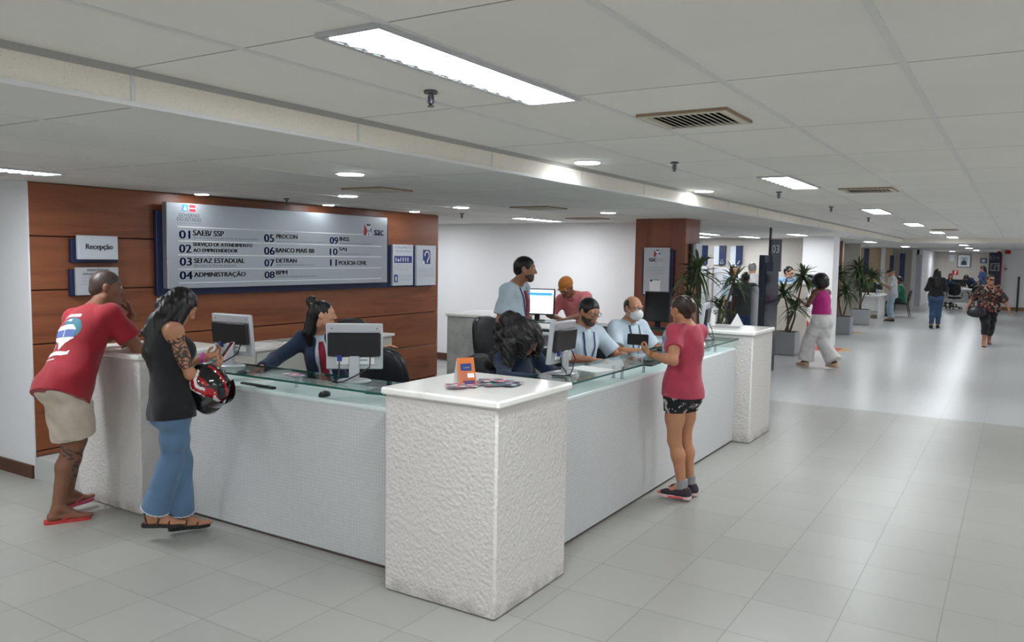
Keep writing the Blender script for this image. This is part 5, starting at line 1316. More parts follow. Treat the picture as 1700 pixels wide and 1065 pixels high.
# ------------------------------------------------------------------ clerks
shirt_blue = fabric('shirt_light_blue', (204, 220, 232), bump=.08); navy_cloth = fabric('cloth_navy', (26, 44, 70)); trousers_dark = fabric('trousers_charcoal', (42, 44, 50)); tie_red = fabric('tie_red', (150, 34, 50)); lany = fabric('lanyard_navy', (48, 66, 110)); shoe_blk = mat('shoe_black', (24, 24, 26), .4)
def collar(fig, m=None, gap=.03):
    k = fig.sc; n0 = fig.N-fig.u*.012*k; mb = MB(); c = n0+fig.fs*.010
    ring_in = []; 
    for hh, R in ((-.004, .067), (.034, .060), (.036, .066), (-.012, .080)):
        row = []
        for i in range(21):
            a = math.radians(-90+18+ (360-36)*i/20)   # open at the front
            a2 = a+math.pi/2+math.pi/2
            v = fig.rs*math.cos(a+math.pi)*1.0+fig.fs*math.sin(a+math.pi)*(-1.0)
            drop = -.02*max(0, np.dot(v, fig.fs))
            row.append(c+v*R*k+fig.u*(hh+drop)*k)
        ring_in.append(row)
    vs = [p for r_ in ring_in for p in r_]; fs = []
    for q in range(3):
        for i in range(20): fs.append((q*21+i, q*21+i+1, (q+1)*21+i+1, (q+1)*21+i))
    return MB().add(vs, fs).build('collar', m or shirt_blue, fig.root, smooth='all')
def tie(fig, S_, length=.36, m=None):
    k = fig.sc; a = fig.N-fig.u*.055*k; b = fig.N-fig.u*(.055+length)*k
    return fig.strip('tie', S_, [a, a-fig.u*.04*k, b], .062*k, m or tie_red, -fig.fs, lift=.005, th=.004, taper=(.55, 1.15))
def lanyard(fig, S_, m=None, length=.34):
    k = fig.sc; 
    for sg in (-1, 1):
        a = fig.N-fig.u*.02*k+fig.rs*sg*.062*k; b = fig.N-fig.u*length*k+fig.rs*sg*.008
        fig.strip('lanyard', S_, [a, a*.55+b*.45+fig.rs*sg*.02, b], .016*k, m or lany, -fig.fs, lift=.006, th=.002)
    c = S_.hit([fig.N-fig.u*(length+.05)*k+fig.fs*.3], -fig.fs, .4)[0]
    if not np.isnan(c).any():
        M = frame(c+fig.fs*.008, fig.rs*-1, fig.u); MB().prism(rbox(.058, .088, .006), M, .003).build('id_card', white_plastic, fig.root)
def seated(fig, toe=None):
    f_ = fig.f; k = fig.sc
    for q in 'RL':
        hip = fig.hip[q]; kn = hip+f_*.42*k+V(0, 0, -.03); an = kn+V(0, 0, -.40*k)+f_*.02
        an[2] = max(an[2], .17+.088-fig.o[2])
        fig.set_leg(q, fig.o+an, fig.o+kn, toe if toe is not None else f_)
    return fig
PZf = .17
# receptionist with the hair bun
g = Figure((-4.58, 4.60, PZf), 'receptionist with a hair bun, navy jacket and red tie, seated at the front counter', sc=.96, sex='f', sk=(206, 152, 122), skn='light', h=.0065)
g.torso((-4.60, 4.66, .73), (-4.60, 4.56, 1.23), (.72, -.69, 0), (.66, -.75, 0))
g.head((-4.515, 4.50, 1.375), (.74, .62, .02))
g.set_arm('R', (-5.0, 4.50, 1.0), (-4.66, 4.02, 1.0), (.15, -.9, -.15), (0, 0, -1), .45)
g.set_arm('L', (-4.2, 4.70, .95), (-4.07, 4.66, 1.125), (.8, .25, .25), (.2, -.3, -.9), .35)
seated(g)
g.body(hair_mat=hair_brown)
g.top('shirt', fabric('shirt_pale_blue', (208, 218, 232), bump=.08), t=.007, hem=-.06, sleeve=1.5, ease=.006, neck=.062, folds=.003); sh_ = g.T
collar(g, MATS['shirt_pale_blue']); tie(g, sh_, .34)
g.top('jacket', navy_cloth, t=.018, hem=-.02, sleeve=1.92, ease=.014, neck=.078, open_front=.95, folds=.005)
g.legs('trousers', trousers_dark, hem=1.9, t=.010, folds=0)
for q in 'RL': g.shoe(q, 'shoe', shoe_blk, shoe_blk)
g.hair(hair_black, [('e', 0, -.016, .030, .083, .102, .092), ('e', 0, -.095, .105, .042, .042, .045), ('e', .0, -.085, .13, .032, .03, .028), ('c', 0, -.07, .0, .0, -.115, -.14, .06, .05), ('c', 0, -.115, -.14, -.01, -.11, -.24, .05, .03), ('se', 0, .128, -.015, .11, .105, .105), ('se', .088, .008, -.02, .022, .036, .045), ('se', -.088, .008, -.02, .022, .036, .045)], folds=(.0035, [(120, 150, 40, 0, 5, 9), (80, 190, 50, 1, 9, 4)]))
MB().tube([g.H(.034*math.cos(a), -.085+.026*math.sin(a), .078+.022*math.cos(a+.6)) for a in np.linspace(0, 2*math.pi, 19)], .010, 8, cap=False).build('scrunchie', mat('scrunchie_gold', (176, 138, 72), .7), g.root, smooth=True)

# curly-haired woman bent over the desk
g = Figure((-3.28, 5.10, PZf), 'woman with long dark curly hair bent forward over the desk, navy jacket', sc=.96, sex='f', sk=(150, 102, 76), skn='tan2', h=.008)
g.torso((-3.34, 5.14, .74), (-3.08, 5.03, 1.17), (1, -.15, 0))
g.head((-2.955, 4.965, 1.265), (.80, -.10, -.60), (.6, 0, 1))
g.set_arm('R', (-2.95, 4.66, .98), (-2.76, 4.80, 1.0), (1, .05, -.1), (0, 0, -1), .4)
g.set_arm('L', (-3.0, 5.35, .98), (-2.78, 5.18, 1.0), (1, -.1, -.1), (0, 0, -1), .4)
seated(g); g.body()
g.top('jacket', navy_cloth, t=.016, hem=-.05, sleeve=1.95, ease=.016, neck=.06, folds=.006)
g.legs('trousers', trousers_dark, hem=1.9, t=.010, folds=0)
for q in 'RL': g.shoe(q, 'shoe', shoe_blk, shoe_blk)
CURL2 = [(150, 95, 110, 0, 55, 45), (85, 160, 125, 2, 48, 60), (120, -105, 150, 4, 70, 40), (60, 50, 70, 1, 30, 26)]
CURL = [(95, 60, 70, 0, 40, 30), (55, 105, 80, 2, 35, 42), (80, -70, 95, 4, 50, 28)]
g.hair(hair_black, [('e', 0, -.02, .03, .105, .125, .105), ('c', 0, -.10, .02, .0, -.21, -.02, .085, .085), ('c', 0, -.21, -.02, .0, -.24, -.14, .085, .06), ('c', .085, .0, .0, .10, .02, -.13, .055, .048), ('c', -.085, .0, .0, -.10, .02, -.13, .055, .048), ('c', .09, -.09, -.02, .12, -.15, -.12, .06, .045), ('c', -.09, -.09, -.02, -.12, -.15, -.12, .06, .045), ('c', .08, .07, .02, .09, .10, -.10, .035, .028), ('c', -.08, .07, .02, -.09, .10, -.10, .035, .028), ('w', (-3.10, 4.92, 1.20), (-3.22, 4.88, 1.06), .075, .045), ('w', (-3.02, 4.84, 1.22), (-3.02, 4.80, 1.08), .06, .04), ('se', 0, .15, -.03, .06, .08, .09)], folds=(.008, CURL2), k=.03, h=.006)

# bearded clerk
beard_shirt = shirt_blue
g = Figure((-3.20, 6.42, PZf), 'bearded clerk with glasses and a light blue shirt, seated beside the monitor', sc=.985, sk=(176, 124, 96), skn='olive', h=.0065)
g.torso((-3.33, 6.46, .70), (-3.27, 6.45, 1.20), (.95, -.35, 0), (.92, -.38, 0))
g.head((-3.19, 6.41, 1.37), (.86, -.36, -.32))
g.set_arm('R', (-3.28, 6.0, .9), (-3.02, 6.12, .985), (.95, .2, 0), (0, 0, -1), .4)
g.set_arm('L', (-3.05, 6.75, .9), (-2.84, 6.55, .985), (.9, -.3, 0), (0, 0, -1), .4)
seated(g)
def beardpaint(vs, vm):
    q = vs-g.HC; x, y, z = q@g.hr, q@g.hf, q@g.hu; k = g.sc
    n = .006*np.sin(x*300)*np.sin(z*260)
    b = (z < -.040*k+n) & (z > -.125*k) & (y > .0) & (np.abs(x) < .075) & (vm != 1)
    b &= ~((y < .03) & (z < -.085*k)); b |= (z < -.044*k) & (z > -.054*k) & (np.abs(x) < .03) & (y > .07) & (vm != 1)
    vm[b] = 2; return vm
g.body(hair_mat=hair_stub, paint=beardpaint)
g.top('shirt', shirt_blue, t=.012, hem=-.05, sleeve=.78, sl_r=1.12, ease=.014, neck=.060, vneck=.05, folds=.005); collar(g); lanyard(g, g.T)
g.legs('trousers', trousers_dark, hem=1.9, t=.010, folds=0)
for q in 'RL': g.shoe(q, 'shoe', shoe_blk, shoe_blk)
g.cropped(hair_black, grow=.009); g.glasses()

# masked clerk
g = Figure((-3.10, 7.24, PZf), 'balding clerk with glasses and a white face mask, light blue shirt', sc=.975, sk=(184, 134, 104), skn='olive2', h=.0065, weight=1.05)
g.torso((-3.21, 7.27, .71), (-3.19, 7.26, 1.20), (.93, -.38, 0))
g.head((-3.125, 7.225, 1.365), (.90, -.42, -.12))
g.set_arm('R', (-3.16, 6.90, .9), (-2.92, 6.98, .985), (.95, .1, 0), (0, 0, -1), .4)
g.set_arm('L', (-2.98, 7.55, .9), (-2.82, 7.40, .985), (.9, -.3, 0), (0, 0, -1), .4)
seated(g); g.body(hair_mat=hair_stub)
g.top('shirt', shirt_blue, t=.012, hem=-.05, sleeve=.80, sl_r=1.12, ease=.014, neck=.060, vneck=.05, folds=.005); collar(g); lanyard(g, g.T)
g.legs('trousers', trousers_dark, hem=1.9, t=.010, folds=0)
for q in 'RL': g.shoe(q, 'shoe', shoe_blk, shoe_blk)
g.hair(hair_black, [('e', 0, -.014, .022, .081, .101, .086), ('c', 0, -.06, -.02, 0, -.045, -.045, .052, .045), ('se', 0, .10, .05, .10, .12, .09), ('se', 0, -.0, .13, .06, .11, .07), ('se', 0, .12, -.02, .11, .10, .09), ('se', .085, -.008, -.01, .018, .026, .036), ('se', -.085, -.008, -.01, .018, .026, .036)], cuts=[((0, 0, -.045), (0, .25, -1))])
B = Solid(.006); A = g.HA(); B.ell(g.H(0, .056, -.055), (.068, .062, .056), A, k=.02); B.ell(g.H(0, .085, -.035), (.035, .035, .03), A, k=.03); B.cut(g.H(0, .035, 0), -g.hf); B.build('face_mask', fabric('mask_white', (232, 234, 236), bump=.05), g.root)
MB().tube([g.H(.066, .05, -.03), g.H(.078, .01, -.02), g.H(.085, -.02, -.005), g.H(.078, .0, -.05), g.H(.062, .045, -.085)], .0018, 6).tube([g.H(-.066, .05, -.03), g.H(-.078, .01, -.02), g.H(-.085, -.02, -.005), g.H(-.078, .0, -.05), g.H(-.062, .045, -.085)], .0018, 6).build('mask_loop', white_plastic, g.root)
g.glasses()

# standing clerk
g = Figure((-4.10, 6.66, PZf), 'standing clerk in a light blue short-sleeved shirt with a red tie and lanyard', sc=1.0, sk=(168, 118, 90), skn='olive3', h=.0065)
g.torso((-4.09, 6.64, 1.04), (-4.10, 6.63, 1.56), (.92, .22, 0), (.93, .10, 0))
g.head((-3.985, 6.625, 1.725), (.86, .42, -.05))
g.hang('R', fwd=.02, out=.07); g.hang('L', fwd=.05)
g.set_leg('R', (-4.10, 6.55, PZf+.088)); g.set_leg('L', (-4.08, 6.76, PZf+.088))
def beard2(vs, vm):
    q = vs-g.HC; x, y, z = q@g.hr, q@g.hf, q@g.hu; k = g.sc
    b = (z < -.055*k) & (z > -.125*k) & (y > .012) & (vm != 1) & ~((y < .04) & (z < -.09*k)); vm[b] = 2; return vm
g.body(hair_mat=hair_stub, paint=beard2)
g.top('shirt', shirt_blue, t=.012, hem=-.05, sleeve=.78, sl_r=1.14, ease=.014, neck=.060, folds=.005); collar(g); tie(g, g.T, .40); lanyard(g, g.T, length=.40)
g.legs('trousers', trousers_dark, hem=1.95, t=.012)
for q in 'RL': g.shoe(q, 'shoe', shoe_blk, shoe_blk)
g.cropped(hair_black, grow=.008)

# man in the orange cap leaning on the rear counter
salmon = fabric('shirt_salmon', (224, 128, 132))
g = Figure((-4.62, 9.12, 0), 'man in an orange cap and salmon shirt leaning on the rear counter', sc=1.0, sk=(140, 96, 72), skn='deep2', h=.008)
g.torso((-4.60, 9.16, .90), (-4.68, 8.93, 1.37), (-.10, -1, 0))
g.head((-4.705, 8.80, 1.475), (-.05, -.80, -.55), (0, -.6, 1))
g.set_arm('R', (-5.0, 8.72, 1.08), (-4.70, 8.62, 1.10), (1, -.1, -.1), (0, 0, -1), .5); g.set_arm('L', (-4.25, 8.72, 1.08), (-4.55, 8.55, 1.10), (-1, -.1, -.1), (0, 0, -1), .5)
g.set_leg('R', (-4.70, 9.18, .088)); g.set_leg('L', (-4.50, 9.22, .088)); g.body()
g.top('shirt', salmon, t=.014, hem=-.14, sleeve=.9, sl_r=1.15, ease=.02, neck=.060, vneck=.06, folds=.006, drape=.01); collar(g, salmon)
g.legs('trousers', denim, hem=1.95, t=.012)
for q in 'RL': g.shoe(q, 'shoe', shoe_blk, shoe_blk)
capm = fabric('cap_orange', (190, 116, 44))
B = Solid(.007); A = g.HA(); B.ell(g.H(0, -.012, .040), (.088, .107, .092), A, k=.01); B.cut(g.H(0, 0, .022), -g.hu+g.hf*.1); B.ell(g.H(0, .115, .030), (.072, .075, .010), A, k=.012); B.build('cap', capm, g.root)
g.hair(hair_grey, [('e', 0, -.014, .02, .081, .101, .07), ('se', 0, .10, -.01, .12, .10, .12)], cuts=[((0, 0, .03), (0, 0, 1)), ((0, 0, -.045), (0, 0, -1))], name='hair')
# ------------------------------------------------------------------ plants, planters and floor items along the corridor
leaf_m = mat('leaf_green', (46, 66, 38), .5); t = NT(leaf_m); t.col(t.mix(t.noise(t.pos(), 9, 2), (38, 56, 34), (84, 104, 60)))
bark_m = mat('stem_brown', (92, 80, 66), .8); soil_m = mat('soil', (58, 46, 38), .9)
pot_m = mat('planter_grey', (150, 152, 154), .6)
def plant(x, y, wd, ht, crowns, lb, seed):
    rr = random.Random(seed)
    pot = thing('planter_box', (x, y, 0), 'grey square planter box holding ' + lb, 'planter', 'grey planters along the corridor')
    MB().box((-wd/2, -wd/2, .015), (wd/2, wd/2, ht), bev=.006).box((-wd/2+.02, -wd/2+.02, 0), (wd/2-.02, wd/2-.02, .015)).build('pot', pot_m, pot)
    MB().box((-wd/2+.02, -wd/2+.02, ht), (wd/2-.02, wd/2-.02, ht+.004)).build('soil_top', soil_m, pot)
    r = thing('potted_dracaena', (x, y, ht+.004), lb, 'plant', 'dracaena plants along the corridor')
    for ci, (cx, cyy, cz, R, n) in enumerate(crowns):
        base = Vector((rr.uniform(-.08, .08), rr.uniform(-.08, .08), 0)); tip = Vector((cx-x, cyy-y, cz-ht))
        mid = base.lerp(tip, .5)+Vector((rr.uniform(-.06, .06), rr.uniform(-.06, .06), 0))
        pts = [base, base.lerp(mid, .5)+Vector((0, 0, .0)), mid, mid.lerp(tip, .6), tip]
        MB().tube(pts, [.022, .02, .018, .015, .012], 7).build('stem', bark_m, r, smooth=True)
        mb = MB()
        for i in range(n):
            a = rr.uniform(0, 2*math.pi); el = rr.uniform(-.35, 1.25); L = R*rr.uniform(.75, 1.15); wv = .016*rr.uniform(.8, 1.3)*(R/.4)
            d = Vector((math.cos(a)*math.cos(el), math.sin(a)*math.cos(el), math.sin(el))); sd = d.cross(Vector((0, 0, 1))).normalized()
            p = tip+Vector((0, 0, rr.uniform(-.12, .03))); vs = []; K = 7
            for q in range(K+1):
                s_ = q/K; c_ = p+d*L*s_+Vector((0, 0, -1))*L*(.55*s_*s_*(1.1-.5*math.sin(el))); w2 = wv*(1-s_**3)*(.55+.9*min(s_*3, 1))
                vs += [c_-sd*w2, c_+Vector((0, 0, -w2*.45)), c_+sd*w2]
            mb.add(vs, [(q*3+j, q*3+j+1, (q+1)*3+j+1, (q+1)*3+j) for q in range(K) for j in (0, 1)])
        mb.build('foliage', leaf_m, r, smooth='all')
plant(-3.30, 9.85, .42, .45, [(-3.40, 9.85, 1.72, .38, 58), (-3.12, 9.9, 1.30, .28, 34), (-2.92, 9.8, 1.62, .34, 30), (-3.48, 9.75, 1.42, .30, 34), (-3.05, 9.8, .95, .3, 24)], 'bushy dracaena plant behind the corridor end pedestal', 3)
plant(-3.80, 16.30, .44, .45, [(-3.86, 16.2, 1.22, .42, 52), (-3.52, 16.3, 1.58, .46, 60), (-3.62, 16.2, .98, .36, 46)], 'dracaena plant next to the red fire extinguisher', 5)
plant(-3.72, 21.85, .44, .45, [(-3.9, 21.8, 1.55, .50, 56), (-3.66, 21.8, 1.12, .46, 50)], 'dracaena plant behind the woman in the magenta top', 8)
plant(-3.84, 25.45, .46, .45, [(-3.95, 25.4, 1.66, .55, 56), (-3.60, 25.4, 1.46, .5, 50), (-3.88, 25.5, 1.2, .5, 40)], 'dracaena plant by the side desk with monitors', 11)
# fire extinguisher on its marked floor patch
r = thing('fire_extinguisher', (-3.76, 17.75, .004), 'red fire extinguisher standing between two planters', 'fire extinguisher')
rp = mat('extinguisher_red', (196, 30, 34), .3)
MB().lathe([(.13, 0), (.135, .02), (.12, .04)], n=20).build('stand_foot', rp, r, smooth=True)
MB().lathe([(.075, .05), (.088, .06), (.088, .50), (.07, .56), (.03, .59), (.03, .62)], n=22).build('cylinder_body', rp, r, smooth=True)
MB().lathe([(.089, .22), (.0895, .225), (.0895, .42), (.089, .425)], n=22).build('label_band', mat('label_pale', (222, 200, 200), .5), r, smooth=True)
MB().box((-.02, -.02, .62), (.02, .02, .66)).tube([(-.02, 0, .66), (.06, 0, .68), (.10, 0, .66)], .009, 6).tube([(0, -.02, .64), (.02, -.09, .60), (.03, -.11, .35), (.03, -.10, .2)], .010, 6).build('valve_hose', black_plastic, r, smooth=True)
fm = thing('floor_marking', (-3.45, 17.85, 0), 'red square with yellow corners marked on the floor round the extinguisher', 'floor marking')
MB().box((-.45, -.36, 0), (.40, .36, .003)).build('red_field', mat('marking_red', (190, 62, 46), .4), fm)
MB().prism([(.40, -.36), (.62, .1), (.40, .36)], Matrix.Identity(4), .003).prism([(-.45, .36), (.40, .36), (.0, .5)], Matrix.Identity(4), .003).build('yellow_corner', mat('marking_yellow', (206, 162, 74), .4), fm)
ym = MB().prism([(-.2, -.3), (.25, .0), (-.2, .3)], Matrix.Identity(4), .003).build('floor_marking', mat('marking_yellow', (206, 162, 74), .4)); ym.location = (-3.5, 22.5, 0); tag(ym, 'small yellow floor triangle beyond the second planter', 'floor marking')
# queue totem behind the corridor end pedestal
tt = thing('queue_totem', (-3.42, 13.4, 0), 'tall navy booth totem with a grey number plaque, behind the corridor end pedestal', 'totem')
slate = mat('totem_slate', (44, 50, 66), .4)
MB().box((-.07, -.42, .0), (.02, .42, 1.92), bev=.006).build('board', slate, tt)
MB().box((.022, -.40, .25), (.04, .40, 1.80)).build('glass_front', mat('totem_gloss', (40, 46, 60), .12), tt)
pq = MB().box((-.02, .02, 1.66), (.16, .06, 2.18), bev=.004).build('number_plaque', mat('plaque_grey', (116, 120, 126), .5), tt)
mb = MB(); text(mb, "03", frame((0, .02, 0), (1, 0, 0), (0, 0, 1)), .015, 1.96, .11, .13); mb.build('number_lettering', white_ink, pq)
MB().box((-.03, -.02, 1.9), (-.005, .05, 2.366)).build('hanger_rod', slate, tt)
ps = thing('grey_post', (-3.47, 12.75, 0), 'short grey post standing before the navy booth totem', 'post')
MB().lathe([(.055, .02), (.055, 1.40), (.04, 1.43)], n=18).build('shaft', grey_plastic, ps, smooth=True); MB().lathe([(.13, 0), (.13, .012), (.06, .02)], n=20).build('foot_plate', grey_plastic, ps, smooth=True)
# booth furniture
part_m = mat('partition_cream', (206, 198, 186), .55); part_w = mat('partition_white', (222, 222, 222), .5)
def simple(name, boxes, m, lb, cat, group=None, loc=None):
    b0 = boxes[0]; loc = loc or ((b0[0][0]+b0[1][0])/2, (b0[0][1]+b0[1][1])/2, 0)
    r = thing(name, loc, lb, cat, group)
    for i, (a, b, nm, mm) in enumerate([(*q, None, None)[:4] if len(q) == 2 else q for q in boxes]): MB().box(a, b, bev=.004).build(nm or 'panel', mm or m, r, org=loc)
    return r
simple('booth_partition', [((-4.45, 17.2, .06), (-3.62, 17.25, 1.35), 'panel', part_m), ((-4.45, 17.18, 1.35), (-3.60, 17.27, 1.38), 'cap_rail', part_w), ((-4.40, 17.19, 0), (-4.34, 17.26, .06), 'foot', grey_plastic), ((-3.74, 17.19, 0), (-3.68, 17.26, .06), 'foot', grey_plastic)], part_m, 'low cream partition behind the plant with the fire extinguisher', 'partition')
for k, (x0, x1, z1, lb) in enumerate(((-6.95, -6.30, 1.66, 'white booth partition below the sign with number 5'), (-6.18, -5.62, 1.64, 'white booth partition below the sign with number 6'))):
    simple('booth_partition', [((x0, 18.95, .05), (x1, 19.0, z1), 'panel', part_w), ((x1-.03, 18.93, 0), (x1+.01, 19.02, z1+.02), 'edge_post', grey_plastic), ((x0-.01, 18.93, 0), (x0+.03, 19.02, z1+.02), 'edge_post', grey_plastic)], part_w, lb, 'partition', 'white booth partitions')
simple('booth_desk', [((-5.5, 18.7, .70), (-4.3, 19.4, .74), 'desk_top', part_w), ((-5.45, 18.75, 0), (-5.40, 19.35, .70), 'leg_panel', part_w), ((-4.40, 18.75, 0), (-4.35, 19.35, .70), 'leg_panel', part_w), ((-5.40, 19.3, .2), (-4.40, 19.33, .70), 'back_panel', part_w)], part_w, 'white booth desk in front of the cream office wall', 'desk')
# side desk with monitors in the passage
simple('side_desk', [((-4.70, 28.4, .71), (-3.72, 30.6, .75), 'desk_top', part_w), ((-3.80, 28.45, 0), (-3.76, 30.55, .71), 'leg_panel', part_w), ((-4.66, 28.5, 0), (-4.62, 30.5, .71), 'leg_panel', part_w), ((-4.60, 28.5, .25), (-3.80, 28.53, .71), 'front_panel', part_w)], part_w, 'white side desk that the man in the flat cap stands at', 'desk')
monitor((-4.15, 28.9, .75), (.2, 1), 'dark monitor on the white side desk, next to the plant', w_=.46, h_=.34, style='black', cable=False)
monitor((-3.98, 29.6, .75), (.5, 1), 'second monitor on the white side desk, beside the man in the flat cap', w_=.42, h_=.32, style='silver', cable=False)
# navy hanging boards and wall plates down the corridor
def board(name, a, b, m, lb, cat='sign', frame_m=None):
    loc = tuple((p+q)/2 for p, q in zip(a, b)); r = thing(name, loc, lb, cat)
    MB().box(a, b, bev=.003).build('board', m, r, org=loc)
    if name == 'hanging_sign':
        for x_ in (a[0]+.03, b[0]-.03): MB().box((x_-.006, a[1]+.015, b[2]), (x_+.006, a[1]+.03, ZL)).build('hanger_rod', grey_plastic, r, org=loc)
    return r
board('hanging_sign', (-4.50, 29.9, 1.40), (-4.34, 29.95, 2.28), mat('booth_blue', (28, 46, 82), .45), 'narrow navy sign panel above the side desk')
board('hanging_sign', (-4.14, 33.6, 1.22), (-4.0, 33.65, 2.08), navy, 'narrow navy sign panel beside the white pilaster')
board('hanging_sign', (-3.80, 33.6, 1.10), (-3.62, 33.65, 2.16), navy, 'narrow navy sign panel nearest to the grey corridor door')
board('wall_plate', (-3.82, 18.17, 1.46), (-3.52, 18.198, 1.56), silver_paint, 'small grey plate on the white column')
board('door_plate', (-3.74, 43.96, 1.88), (-3.40, 43.998, 2.0), silver_paint, 'small grey plate on the distant white door')
pf = thing('framed_portrait', (-2.2, 44, 1.93), 'white-framed portrait of a person in a dark suit on the end wall', 'picture')
o = pf.location
mb = MB(); 
for a, b in (((-2.50, 43.95, 1.62), (-2.45, 43.998, 2.26)), ((-1.97, 43.95, 1.62), (-1.92, 43.998, 2.26)), ((-2.45, 43.95, 1.62), (-1.97, 43.998, 1.67)), ((-2.45, 43.95, 2.21), (-1.97, 43.998, 2.26))): mb.box(a, b)
mb.build('frame', mat('frame_grey', (120, 128, 134), .4), pf, org=o)
MB().box((-2.45, 43.97, 1.67), (-1.97, 43.99, 2.21)).build('mount', paper, pf, org=o)
MP = frame((0, 43.968, 0), (1, 0, 0), (0, 0, 1))
inked('portrait_background', pf, MP, [R4(-2.36, 1.74, -2.06, 2.12)], mat('portrait_blue', (176, 200, 220), .5), o)
MP = frame((0, 43.966, 0), (1, 0, 0), (0, 0, 1))
inked('portrait_suit', pf, MP, [[(-2.33, 1.74), (-2.09, 1.74), (-2.11, 1.90), (-2.17, 1.95), (-2.25, 1.95), (-2.31, 1.90)]], mat('portrait_suit', (52, 58, 80), .6), o)
inked('portrait_face', pf, MP, [[(-2.21+.045*math.cos(q*math.pi/6), 2.0+.06*math.sin(q*math.pi/6)) for q in range(12)]], mat('portrait_skin', (170, 120, 96), .6), o)
board('notice_picture', (-2.84, 43.97, 1.92), (-2.62, 43.998, 2.22), face_w, 'small pale notice beside the framed portrait', 'picture')
cl = board('wall_plaque', (-1.55, 43.95, 1.84), (-1.27, 43.998, 2.08), mat('plaque_slate', (86, 100, 120), .5), 'small slate-blue plaque between portrait and number totem')
inked('plaque_mark', cl, frame((0, 43.949, 0), (1, 0, 0), (0, 0, 1)), [R4(-1.47, 1.90, -1.35, 2.02)], face_w, cl.location)
fs_ = board('fire_sign', (-2.68, 43.97, 1.26), (-2.42, 43.998, 1.48), mat('sign_red', (196, 44, 48), .5), 'small red fire sign low on the end wall')
inked('sign_mark', fs_, frame((0, 43.969, 0), (1, 0, 0), (0, 0, 1)), [R4(-2.57, 1.29, -2.53, 1.45), R4(-2.55, 1.40, -2.47, 1.44)], white_ink, fs_.location)
t4 = thing('number_totem', (-.76, 36.5, 0), 'tall navy totem with the number 04 and a red edge', 'totem'); o = t4.location
MB().box((-.99, 36.5, .0), (-.58, 36.56, 2.26), bev=.004).build('board', mat('totem_navy', (34, 40, 60), .45), t4, org=o)
MB().box((-.58, 36.5, .9), (-.55, 36.56, 2.2)).build('red_edge', red_ink, t4, org=o)
M4 = frame((0, 36.499, 0), (1, 0, 0), (0, 0, 1))
inked('number_lettering', t4, M4, bold([("04", -.95, 1.98, .30, .17)], .006), white_ink, o)
MB().box((-.94, 36.488, 1.55), (-.62, 36.499, 1.86)).build('photo_panel', mat('photo_grey', (140, 134, 140), .5), t4, org=o)
inked('photo_shapes', t4, frame((0, 36.487, 0), (1, 0, 0), (0, 0, 1)), [R4(-.90, 1.60, -.80, 1.78), R4(-.76, 1.58, -.68, 1.74), R4(-.86, 1.78, -.66, 1.82)], ink_dark, o)
al = thing('alarm_lamp', (-.62, 36.98, 2.2), 'red alarm lamp at the corner above the number totem', 'alarm'); MB().box((-.06, -.03, .04), (.0, .015, .12)).lathe([(.03, .03), (.05, .05), (.05, .11), (.03, .13)], (-.07, 0, 0), 14).build('lamp_body', mat('sign_red', (196, 44, 48), .5), al)
ab = thing('alarm_box', (-.38, 37, 2.22), 'red alarm box high on the white corridor wall', 'alarm'); MB().box((-.1, -.05, 0), (.09, -.002, .15), bev=.006).build('box', mat('sign_red', (196, 44, 48), .5), ab); MB().lathe([(.03, 0), (.02, .012)], n=14, M=Matrix.Translation((0, -.05, .07)) @ Matrix.Rotation(math.radians(90), 4, 'X')).build('sounder', red_ink, ab)
sw_ = thing('call_point', (-.42, 37, 1.56), 'small pale call point on the white corridor wall', 'switch'); MB().box((-.06, -.03, 0), (.06, -.002, .16), bev=.004).build('plate', part_w, sw_); MB().box((-.03, -.036, .05), (.03, -.03, .11)).build('button', red_ink, sw_)
# distant service desk and chairs
simple('service_desk', [((-2.75, 38.0, .74), (-1.15, 38.8, .78), 'desk_top', part_w), ((-2.70, 38.05, 0), (-2.66, 38.7, .74), 'leg_panel', part_w), ((-1.24, 38.05, 0), (-1.20, 38.7, .74), 'leg_panel', part_w), ((-2.66, 38.3, .2), (-1.24, 38.33, .74), 'front_panel', part_w)], part_w, 'white distant service desk below the framed portrait', 'desk')
monitor((-2.02, 38.5, .78), (0, 1), 'dark monitor on the distant service desk', w_=.44, h_=.30, style='black', cable=False)
office_chair((-2.10, 36.8, 0), math.radians(178), 'black visitor chair before the distant service desk, behind the woman in jeans', seat=.46, bz=.80)
office_chair((-1.40, 37.3, 0), math.radians(200), 'black visitor chair before the distant service desk, beside the totem', seat=.46, bz=.72)
# visitor chair with sled legs at the side desk
vc = thing('visitor_chair', (-3.30, 30.05, 0), 'dark visitor chair with tubular legs at the side desk', 'chair', None, math.radians(-90))
tmp = pad_bm(.46, .44, .05, 0); tmp.v = [tuple(Matrix.Translation((0, 0, .45)) @ Matrix.Rotation(math.radians(90), 4, 'X') @ Vector(v)) for v in tmp.v]; tmp.build('seat', leather, vc, smooth=True)
tmp = pad_bm(.45, .40, .045, -.04); tmp.v = [tuple(Matrix.Translation((0, .24, .72)) @ Matrix.Rotation(math.radians(-10), 4, 'X') @ Vector(v)) for v in tmp.v]; tmp.build('backrest', leather, vc, smooth=True)
for sx in (-1, 1):
    MB().tube([(sx*.2, .2, .44), (sx*.21, .30, .005)], .012, 8).build('leg', black_plastic, vc, smooth=True); MB().tube([(sx*.2, -.18, .44), (sx*.21, -.24, .005)], .012, 8).build('leg', black_plastic, vc, smooth=True)
    MB().tube([(sx*.19, .2, .43), (sx*.19, .27, .62)], .011, 8).build('back_post', black_plastic, vc, smooth=True)

